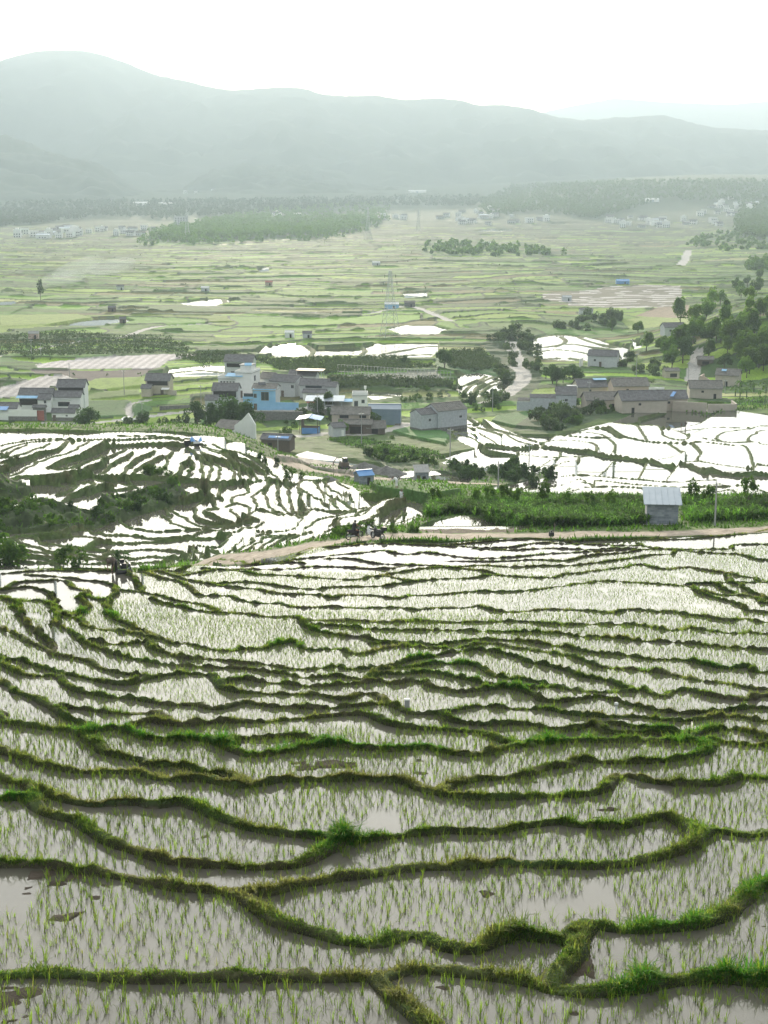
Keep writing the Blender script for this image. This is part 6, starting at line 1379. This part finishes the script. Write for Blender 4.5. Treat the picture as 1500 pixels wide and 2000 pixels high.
def pylon(px, py, h_, label, base=3.2, th=.075):
    p = at(px, py); e = empty('lattice_pylon', p, R(20), label, 'pylon'); mb = MB(); n_ = 9; rad = lambda t_: base*(1-t_)**1.25+.45
    pts = lambda t_: [Vector((sx*rad(t_), sy*rad(t_), t_*h_)) for sx, sy in ((-1,-1),(1,-1),(1,1),(-1,1))]
    for i in range(n_):
        a, b = pts(i/n_), pts((i+1)/n_)
        for q_ in range(4): mb.tube([a[q_], b[q_]], th, 4); mb.tube([a[q_], b[(q_+1) % 4]], th*.6, 4); mb.tube([a[(q_+1) % 4], b[q_]], th*.6, 4); mb.tube([b[q_], b[(q_+1) % 4]], th*.6, 4)
    mb.build('tower', M['steel'], e)
    for z_, l_ in ((.72, 3.6), (.83, 3.2), (.94, 2.6)):
        am = MB()
        for s_ in (-1, 1): am.tube([(s_*.5, 0, h_*z_+.5), (s_*l_, 0, h_*z_)], th*.8, 4); am.tube([(s_*.5, 0, h_*z_-.3), (s_*l_, 0, h_*z_)], th*.8, 4)
        ar = am.build('crossarm', M['steel'], e); MB().tube([(-l_, 0, h_*z_), (-l_, 0, h_*z_-1.3)], .1, 5).build('insulator', M['glass'], ar); MB().tube([(l_, 0, h_*z_), (l_, 0, h_*z_-1.3)], .1, 5).build('insulator', M['glass'], ar)
pylon(762, 662, 29, 'tall steel lattice pylon standing in the middle of the valley fields')
pylon(719, 470, 44, 'distant lattice pylon, left of two at the far centre', 4, .14); pylon(817, 455, 36, 'distant lattice pylon, right of two at the far centre', 3, .14); pylon(366, 470, 40, 'distant lattice pylon before the trees of the far left village', 3, .14)
# ---- cars
def car(px, py, yaw, label, ymin=0):
    p = at(px, py, ymin); e = empty('parked_car', p+Vector((0, 0, .02)), R(yaw), label, 'car'); mb = MB()
    prof_ = [(-2.1, .35), (2.1, .35), (2.15, .75), (1.2, .95), (.6, 1.45), (-1.2, 1.48), (-1.9, 1.0), (-2.15, .9)]; mb.prism(prof_, -.85, .85); mb.build('body', M['carwhite'], e)
    MB().prism([(1.08, .97), (.58, 1.38), (-1.15, 1.40), (-1.75, 1.0)], -.862, .862).build('windows', M['glass'], e)
    for x in (-1.3, 1.3):
        for y in (-.82, .82): w_ = MB().tube([(x, y-.1, .33), (x, y+.1, .33)], .33, 12).build('wheel', M['black'], e); MB().tube([(x, y-.115, .33), (x, y+.115, .33)], .19, 8).build('rim', M['steel'], w_)
    for y in (-.6, .6): MB().box((2.14, y, .72), (.06, .3, .14)).build('headlight', M['glass'], e)
    return e
car(252, 824, 28, 'white car parked on the lane behind the terraced hill'); car(646, 802, 4, 'white car parked under the open metal-roofed shed')
# ---- two-wheelers
def motorbike(px, py, yaw, label, cover=None, box=None, lean=.12):
    p = at(px, py); e = empty('motorbike', p+Vector((0, 0, .01)), R(yaw), label, 'motorbike'); e.rotation_euler = (lean, 0, R(yaw))
    for x in (-.62, .62):
        pts = [(x+.27*math.cos(a), 0, .30+.27*math.sin(a)) for a in np.linspace(0, 2*math.pi, 17)]; wh = MB().tube(pts, .055, 6).build('wheel', M['black'], e)
        sp = MB()
        for a in np.linspace(0, math.pi, 5)[:-1]: sp.tube([(x-.24*math.cos(a), 0, .30-.24*math.sin(a)), (x+.24*math.cos(a), 0, .30+.24*math.sin(a))], .01, 4)
        sp.tube([(x, -.06, .3), (x, .06, .3)], .05, 8).build('rim', M['steel'], wh)
    MB().tube([(.62, -.07, .3), (.42, -.07, .85), (.38, -.07, .95)], .025, 6).tube([(.62, .07, .3), (.42, .07, .85), (.38, .07, .95)], .025, 6).build('fork', M['steel'], e)
    MB().tube([(.34, -.34, 1.02), (.40, -.15, .98), (.40, .15, .98), (.34, .34, 1.02)], .018, 6).build('handlebar', M['black'], e)
    bd = MB().tube([(.42, 0, .82), (.1, 0, .62), (-.25, 0, .62), (-.7, 0, .72)], [.06, .13, .13, .07], 8); bd.box((0, 0, .38), (.42, .26, .3)); bd.box((.3, 0, .6), (.12, .3, .5), 0, 0, .35); bd.build('body', M[cover or 'black'], e)
    MB().tube([(.15, 0, .76), (-.2, 0, .76), (-.75, 0, .82)], [.09, .12, .08], 8).build('seat', M['black'], e); MB().lathe([(.02, 0), (.08, .03), (.07, .1), (.02, .12)], (.5, 0, .84), 8).build('headlight', M['glass'], e); MB().tube([(-.05, -.14, .32), (-.5, -.17, .34), (-.85, -.17, .4)], .04, 6).build('exhaust', M['steel'], e)
    for y in (-.34, .34): MB().tube([(.36, y*.8, 1.0), (.34, y, 1.18)], .008, 4).box((.34, y, 1.22), (.02, .1, .07)).build('mirror', M['black'], e)
    if box: MB().box((-.75, 0, 1.02), (.34, .36, .3)).build('rear_box', M[box], e)
    return e
motorbike(692, 1053, 38, 'black and white motorbike ridden by a dark figure on the dirt road', lean=.05); motorbike(722, 1050, 112, 'pale-fronted scooter leaning in the verge, middle one of the parked two-wheelers', 'carwhite'); motorbike(737, 1054, 128, 'dark blue motorbike parked right beside the pale scooter', None, 'black')
motorbike(772, 942, 20, 'small dark motorbike parked on the lower track near the blue-roofed shed')
# ---- people: one continuous skinned body each
def person(loc, yaw, joints, radii, edges, label, shirt, trousers, hat=None, head=None, scale=1.0):
    """joints: dict of points (m). The body is one skinned surface; clothes and hair are its children."""
    names = list(joints); me = bpy.data.meshes.new('person'); me.from_pydata([joints[n_] for n_ in names], [(names.index(a), names.index(b)) for a, b in edges], []); o = link('person', me, M['skin'])
    sk = o.modifiers.new('skin', 'SKIN'); sv = me.skin_vertices[0].data
    for i, n_ in enumerate(names): r_ = radii[n_]; sv[i].radius = (r_, r_) if not isinstance(r_, tuple) else r_; sv[i].use_root = n_ == 'pelvis'
    o.modifiers.new('sub', 'SUBSURF').levels = 1; o.modifiers['sub'].render_levels = 1
    o.location = loc; o.rotation_euler = (0, 0, yaw); o.scale = (scale,)*3; tag(o, label, 'person')
    J = {n_: Vector(joints[n_]) for n_ in names}
    def sleeve(name, chains, m, f=1.25):
        mb = MB()
        for ch in chains: mb.tube([J[a] for a in ch], [(radii[a] if not isinstance(radii[a], tuple) else max(radii[a]))*f for a in ch], 10)
        return mb.build(name, M[m], o)
    sleeve('shirt', [('pelvis', 'waist', 'chest', 'neck0'), ('chest', 'sh_l', 'el_l'), ('chest', 'sh_r', 'el_r')], shirt); sleeve('trousers', [('waist', 'pelvis'), ('pelvis', 'hip_l', 'kn_l', 'sk_l'), ('pelvis', 'hip_r', 'kn_r', 'sk_r')], trousers)
    h_ = J['head']; up = (J['head']-J['neck0']).normalized(); hm_ = MB()
    if hat:
        q_ = up.to_track_quat('Z', 'Y').to_matrix(); mb = MB().lathe([(.21, 0), (.22, .015), (.11, .05), (.10, .13), (.03, .15)], (0, 0, 0), 14); mb.v = [tuple(q_ @ Vector(v_)+h_+up*.05) for v_ in mb.v]; mb.build('hat', M[hat], o)
    else:
        q_ = up.to_track_quat('Z', 'Y').to_matrix(); mb = MB().lathe([(.105, -.05), (.118, .0), (.112, .07), (.07, .115), (.02, .13)], (0, -.012, 0), 12); mb.v = [tuple(q_ @ Vector(v_)+h_) for v_ in mb.v]; mb.build('hair', M['black'], o)
    fw = Vector((0, 1, 0)); fw = (fw-up*fw.dot(up)).normalized(); sd_ = up.cross(fw)
    fc = MB(); fc.tube([h_+fw*.09+up*.015, h_+fw*.125-up*.02], [.012, .018], 6); fc.build('nose', M['skin'], o)
    for s_ in (-1, 1): MB().box(h_+fw*.098+sd_*s_*.036+up*.018, (.026, .012, .012)).build('eye', M['black'], o); MB().box(h_+sd_*s_*.105, (.02, .04, .06)).build('ear', M['skin'], o)
    MB().box(h_+fw*.1-up*.055, (.05, .012, .012)).build('mouth', M['red'], o)
    for s_ in ('l', 'r'):                      # palm, four fingers, thumb
        w_, g = J['wr_'+s_], (J['wr_'+s_]-J['el_'+s_]).normalized(); a = g.orthogonal().normalized(); hn = MB(); hn.tube([w_, w_+g*.08], [.028, .036], 8)
        for i, ln in enumerate((.06, .075, .07, .05)): b0 = w_+g*.08+a*(i-1.5)*.018; c0 = g.cross(a); hn.tube([b0, b0+g*ln*.5+c0*.01, b0+g*ln*.85+c0*.035], [.009, .008, .006], 5)
        hn.tube([w_+g*.03+a*.03, w_+g*.06+a*.055, w_+g*.09+a*.06], [.011, .010, .007], 5); hn.build('hand', M['skin'], o)
    return o
EDG = [('pelvis','waist'),('waist','chest'),('chest','neck0'),('neck0','head'),('head','top'),('chest','sh_l'),('sh_l','el_l'),('el_l','wr_l'),('chest','sh_r'),('sh_r','el_r'),('el_r','wr_r'),('pelvis','hip_l'),('hip_l','kn_l'),('kn_l','sk_l'),('sk_l','an_l'),('an_l','to_l'),('pelvis','hip_r'),('hip_r','kn_r'),('kn_r','sk_r'),('sk_r','an_r'),('an_r','to_r')]
RAD = dict(pelvis=(.15,.11), waist=(.14,.10), chest=(.16,.11), neck0=.055, head=.10, top=.075, sh_l=.065, sh_r=.065, el_l=.042, el_r=.042, wr_l=.028, wr_r=.028, hip_l=.085, hip_r=.085, kn_l=.058, kn_r=.058, sk_l=.05, sk_r=.05, an_l=.036, an_r=.036, to_l=.032, to_r=.032)
STAND = dict(pelvis=(0,0,.92), waist=(0,.01,1.08), chest=(0,.0,1.30), neck0=(0,.01,1.46), head=(0,.03,1.58), top=(0,.03,1.66), sh_l=(-.19,0,1.40), el_l=(-.24,.03,1.12), wr_l=(-.22,.14,.90), sh_r=(.19,0,1.40), el_r=(.24,.03,1.12), wr_r=(.22,.14,.90), hip_l=(-.10,0,.86), kn_l=(-.11,.03,.48), sk_l=(-.115,.0,.26), an_l=(-.12,-.02,.07), to_l=(-.13,.12,.03), hip_r=(.10,0,.86), kn_r=(.11,.06,.48), sk_r=(.115,.05,.26), an_r=(.12,.03,.07), to_r=(.13,.17,.03))
BEND = dict(STAND, waist=(0,.12,1.03), chest=(0,.34,1.10), neck0=(0,.48,1.13), head=(0,.60,1.12), top=(0,.68,1.11), sh_l=(-.19,.38,1.06), el_l=(-.22,.46,.80), wr_l=(-.16,.56,.56), sh_r=(.19,.38,1.06), el_r=(.22,.46,.80), wr_r=(.16,.56,.56))
SIT = dict(STAND, pelvis=(0,0,.86), waist=(0,.04,1.02), chest=(0,.08,1.22), neck0=(0,.10,1.38), head=(0,.13,1.50), top=(0,.13,1.58), sh_l=(-.19,.08,1.32), el_l=(-.26,.26,1.12), wr_l=(-.30,.50,1.04), sh_r=(.19,.08,1.32), el_r=(.26,.26,1.12), wr_r=(.30,.50,1.04), hip_l=(-.12,.02,.80), kn_l=(-.18,.38,.70), sk_l=(-.19,.34,.46), an_l=(-.19,.28,.28), to_l=(-.20,.42,.24), hip_r=(.12,.02,.80), kn_r=(.18,.38,.70), sk_r=(.19,.34,.46), an_r=(.19,.28,.28), to_r=(.20,.42,.24))
b_ = at(692, 1053); person(b_+Vector((-.03, -.02, .02)), R(38-90), SIT, RAD, EDG, 'person in dark jacket and trousers sitting astride the motorbike on the dirt road', 'black', 'black', scale=1.0)
f_ = at(224, 1120); person(f_-Vector((0, 0, .1)), R(160), BEND, RAD, EDG, 'farmer in dark clothes bending over a tiller at the edge of the flooded pool', 'wood', 'black', 'wood')
for x, y, yw, lb, sh in ((775,964,40,'person in pale clothes working in the vegetable field, the farther of two below the sheds','white'),(784,972,-30,'person in white shirt working in the vegetable field, the nearer of two below the sheds','carwhite')): person(at(x, y), R(yw), BEND if sh == 'white' else STAND, RAD, EDG, lb, sh, 'white', 'wood')
for x, y, yw, lb in ((1331,829,80,'person wading along the thin bund in the brightest flooded field, left of two'),(1339,827,-70,'person wading along the thin bund in the brightest flooded field, right of two')): person(at(x, y), R(yw), STAND, RAD, EDG, lb, 'wood', 'wood', 'wood')
# ---- hand tiller beside the farmer
e = empty('hand_tiller', f_+Vector((.55, .1, -.05)), R(20), 'dark two-wheeled hand tiller standing in the pool in front of the farmer', 'tiller')
MB().box((0, .2, .55), (.35, .6, .32)).box((0, .45, .78), (.25, .22, .2))  .build('engine', M['black'], e)
for x in (-.42, .42):
    pts = [(x, .2+.3*math.cos(a), .3+.3*math.sin(a)) for a in np.linspace(0, 2*math.pi, 15)]; wh = MB().tube(pts, .05, 6).build('wheel', M['black'], e); MB().tube([(x, .2, .02), (x, .2, .58)], .025, 5).tube([(x, -.08, .3), (x, .48, .3)], .025, 5).build('spokes', M['steel'], wh)
MB().tube([(-.42, .2, .3), (.42, .2, .3)], .03, 6).build('axle', M['steel'], e)
for x in (-.2, .2): MB().tube([(x, .0, .6), (x*1.4, -.5, .8), (x*1.5, -.95, .85)], .02, 6).build('handle', M['steel'], e)
MB().tube([(-.5, -.2, .2), (.5, -.2, .2)], .14, 8).build('rotor', M['black'], e)
# ---- motor tricycle under a blue sheet on the hill crest
p = at(376, 864); e = empty('farm_machine', p, R(14), 'farm machine half covered by a bright blue sheet on the crest of the terraces', 'farm machine')
MB().box((-.75, 0, .65), (1.0, .7, .5)).tube([(-1.2, 0, .9), (-1.6, 0, 1.1)], .05, 6).build('engine', M['black'], e); MB().tube([(-.3, -.3, .8), (-.9, -.34, 1.05), (-1.2, -.34, 1.1)], .03, 5).build('handle', M['steel'], e)
for x, y in ((-.9, -.5), (-.9, .5), (.7, -.6), (.7, .6)): MB().tube([(x, y-.09, .38), (x, y+.09, .38)], .38, 12).build('wheel', M['black'], e)
cvm = MB(); nx, ny = 9, 7; cvm.v = [(-.35+1.7*i/(nx-1), -.75+1.5*j/(ny-1), .45+.95*math.sin(math.pi*(.12+.76*j/(ny-1)))*(.55+.45*math.sin(i*.9+.4))+.05*math.sin(i*2.1+j*1.7)) for j in range(ny) for i in range(nx)]; cvm.f = [(j*nx+i, j*nx+i+1, (j+1)*nx+i+1, (j+1)*nx+i) for j in range(ny-1) for i in range(nx-1)]
c_ = cvm.build('cover', M['bluesheet'], e); so_ = c_.modifiers.new('t', 'SOLIDIFY'); so_.thickness = .02; MB().box((.5, -.78, .62), (.9, .03, .35)).build('white_panel', M['white'], e)
# ---- things by the roads
p = at(1077, 1049); e = empty('water_pump', p, R(30), 'small black water pump with a thin hose on the road edge', 'water pump'); MB().box((0, 0, .3), (.35, .3, .35)).tube([(0, 0, .45), (.02, 0, .62)], .08, 8).build('motor', M['black'], e); MB().tube([(-.25, -.2, 0), (-.2, 0, .6), (.2, 0, .62), (.25, .2, 0)], .025, 6).build('frame', M['black'], e); MB().tube([(.15, 0, .3), (.5, .3, .5), (.9, .8, .75), (1.2, 1.2, .9)], .025, 6).build('hose', M['wood'], e)
p = at(795, 1386); e = empty('water_outlet', p, R(5), 'white square-topped water outlet post standing in a small field', 'outlet post'); MB().box((0, 0, .14), (.15, .12, .42)).build('post', M['concrete'], e); MB().box((0, 0, .36), (.18, .15, .04)).build('cap', M['white'], e)
p = at(1203, 1398); e = empty('water_outlet', p, R(-10), 'small white outlet pipe with round top standing on a bund', 'outlet post'); MB().lathe([(.035, -.1), (.035, .28), (.06, .30), (.06, .38), (.03, .40)], (0, 0, 0), 10).build('post', M['white'], e); MB().lathe([(.065, .30), (.065, .33)], (0, 0, 0), 10).build('collar', M['concrete'], e)
for x, y, lb in ((1340,1008,'dark rounded boulder in the weeds right of the block shed'),(1352,1010,'pale grey boulder beside the weeds right of the block shed'),(1361,1006,'light boulder right of the pale one near the shed')):
    mb = MB(); r_ = random.Random(x); mb.lathe([(.2*r_.uniform(.8,1.3), -.1), (.42*r_.uniform(.8,1.2), .1), (.36*r_.uniform(.8,1.2), .35), (.12, .5)], (0, 0, 0), 9); o = mb.build('boulder', M['stone']); o.location = at(x, y); o.scale = (1.2, .8, .8); tag(o, lb, 'boulder')
for x, y, sc, lb in ((640,948,1.0,'heap of grey gravel left of the blue-roofed shed'),(712,922,3.2,'big heap of grey earth beside the lower track'),(755,925,2.8,'flattened heap of gravel behind the lower sheds'),(815,930,1.4,'low rubble heap left of the lean-to shed')):
    nx = 13; mb = MB(); mb.v = [((i-6)/6*sc*1.4, (j-6)/6*sc, max(-.1, sc*.55*(1-math.hypot((i-6)/6, (j-6)/6))+.06*sc*math.sin(i*2.3+j*3.1))) for j in range(nx) for i in range(nx)]; mb.f = [(j*nx+i, j*nx+i+1, (j+1)*nx+i+1, (j+1)*nx+i) for j in range(nx-1) for i in range(nx-1)]
    o = mb.build('gravel_heap', M['stone']); o.location = at(x, y); tag(o, lb, 'gravel heap')
p = at(672, 922); e = empty('excavator', p, R(25), 'rusty dark machine parked on the pool bank by the lower track', 'machine'); MB().box((0, 0, .9), (1.6, 1.2, .8)).build('body', M['wood'], e); MB().box((.2, 0, 1.7), (.8, .9, .9)).build('cab', M['glass'], e)
for y in (-.7, .7): MB().tube([(-.9, y, .3), (.9, y, .3)], .3, 8).build('track', M['black'], e)
MB().tube([(-.6, 0, 1.3), (-1.4, 0, 2.4), (-2.2, 0, 1.5), (-2.3, 0, .7)], .12, 6).build('boom', M['wood'], e)
p = at(128, 846, 300); e = empty('greenhouse', p, R(-4), 'small white-framed seedbed cover behind the crest at the left', 'seedbed'); mb = MB()
for y in (0, 1.6): mb.box((0, y, .5), (4.6, .12, .12)).box((-2.3, y, .2), (.12, .12, .7)).box((2.3, y, .2), (.12, .12, .7)).box((0, y, .2), (.12, .12, .7))
for x in (-2.3, 0, 2.3): mb.box((x, .8, .57), (.12, 1.5, .1))
mb.build('frame', M['white'], e); MB().box((0, .8, .46), (4.4, 1.4, .03)).build('sheet', M['pale'], e)
# vine rows on the valley floor: posts
for k_, (a, b) in enumerate((((660,728),(880,738)),((660,738),(885,748)))):
    p0, p1 = at(*a), at(*b); e = empty('vine_trellis', p0, 0, ('rear' if k_ == 0 else 'front')+' row of pale trellis posts and wires across the vineyard left of the barn', 'trellis'); mb = MB(); d_ = p1-p0; n_ = 34
    for i in range(n_+1): q_ = d_*i/n_; g_ = Vector(at(a[0]+(b[0]-a[0])*i/n_, a[1]+(b[1]-a[1])*i/n_))-p0; mb.box((g_.x, g_.y, g_.z+.9), (.16, .16, 2.0))
    mb.build('posts', M['concrete'], e); MB().tube([(0, 0, 1.8), d_*.5+Vector((0, 0, 1.8)), d_+Vector((0, 0, 1.8))], .05, 4).build('wire', M['steel'], e)
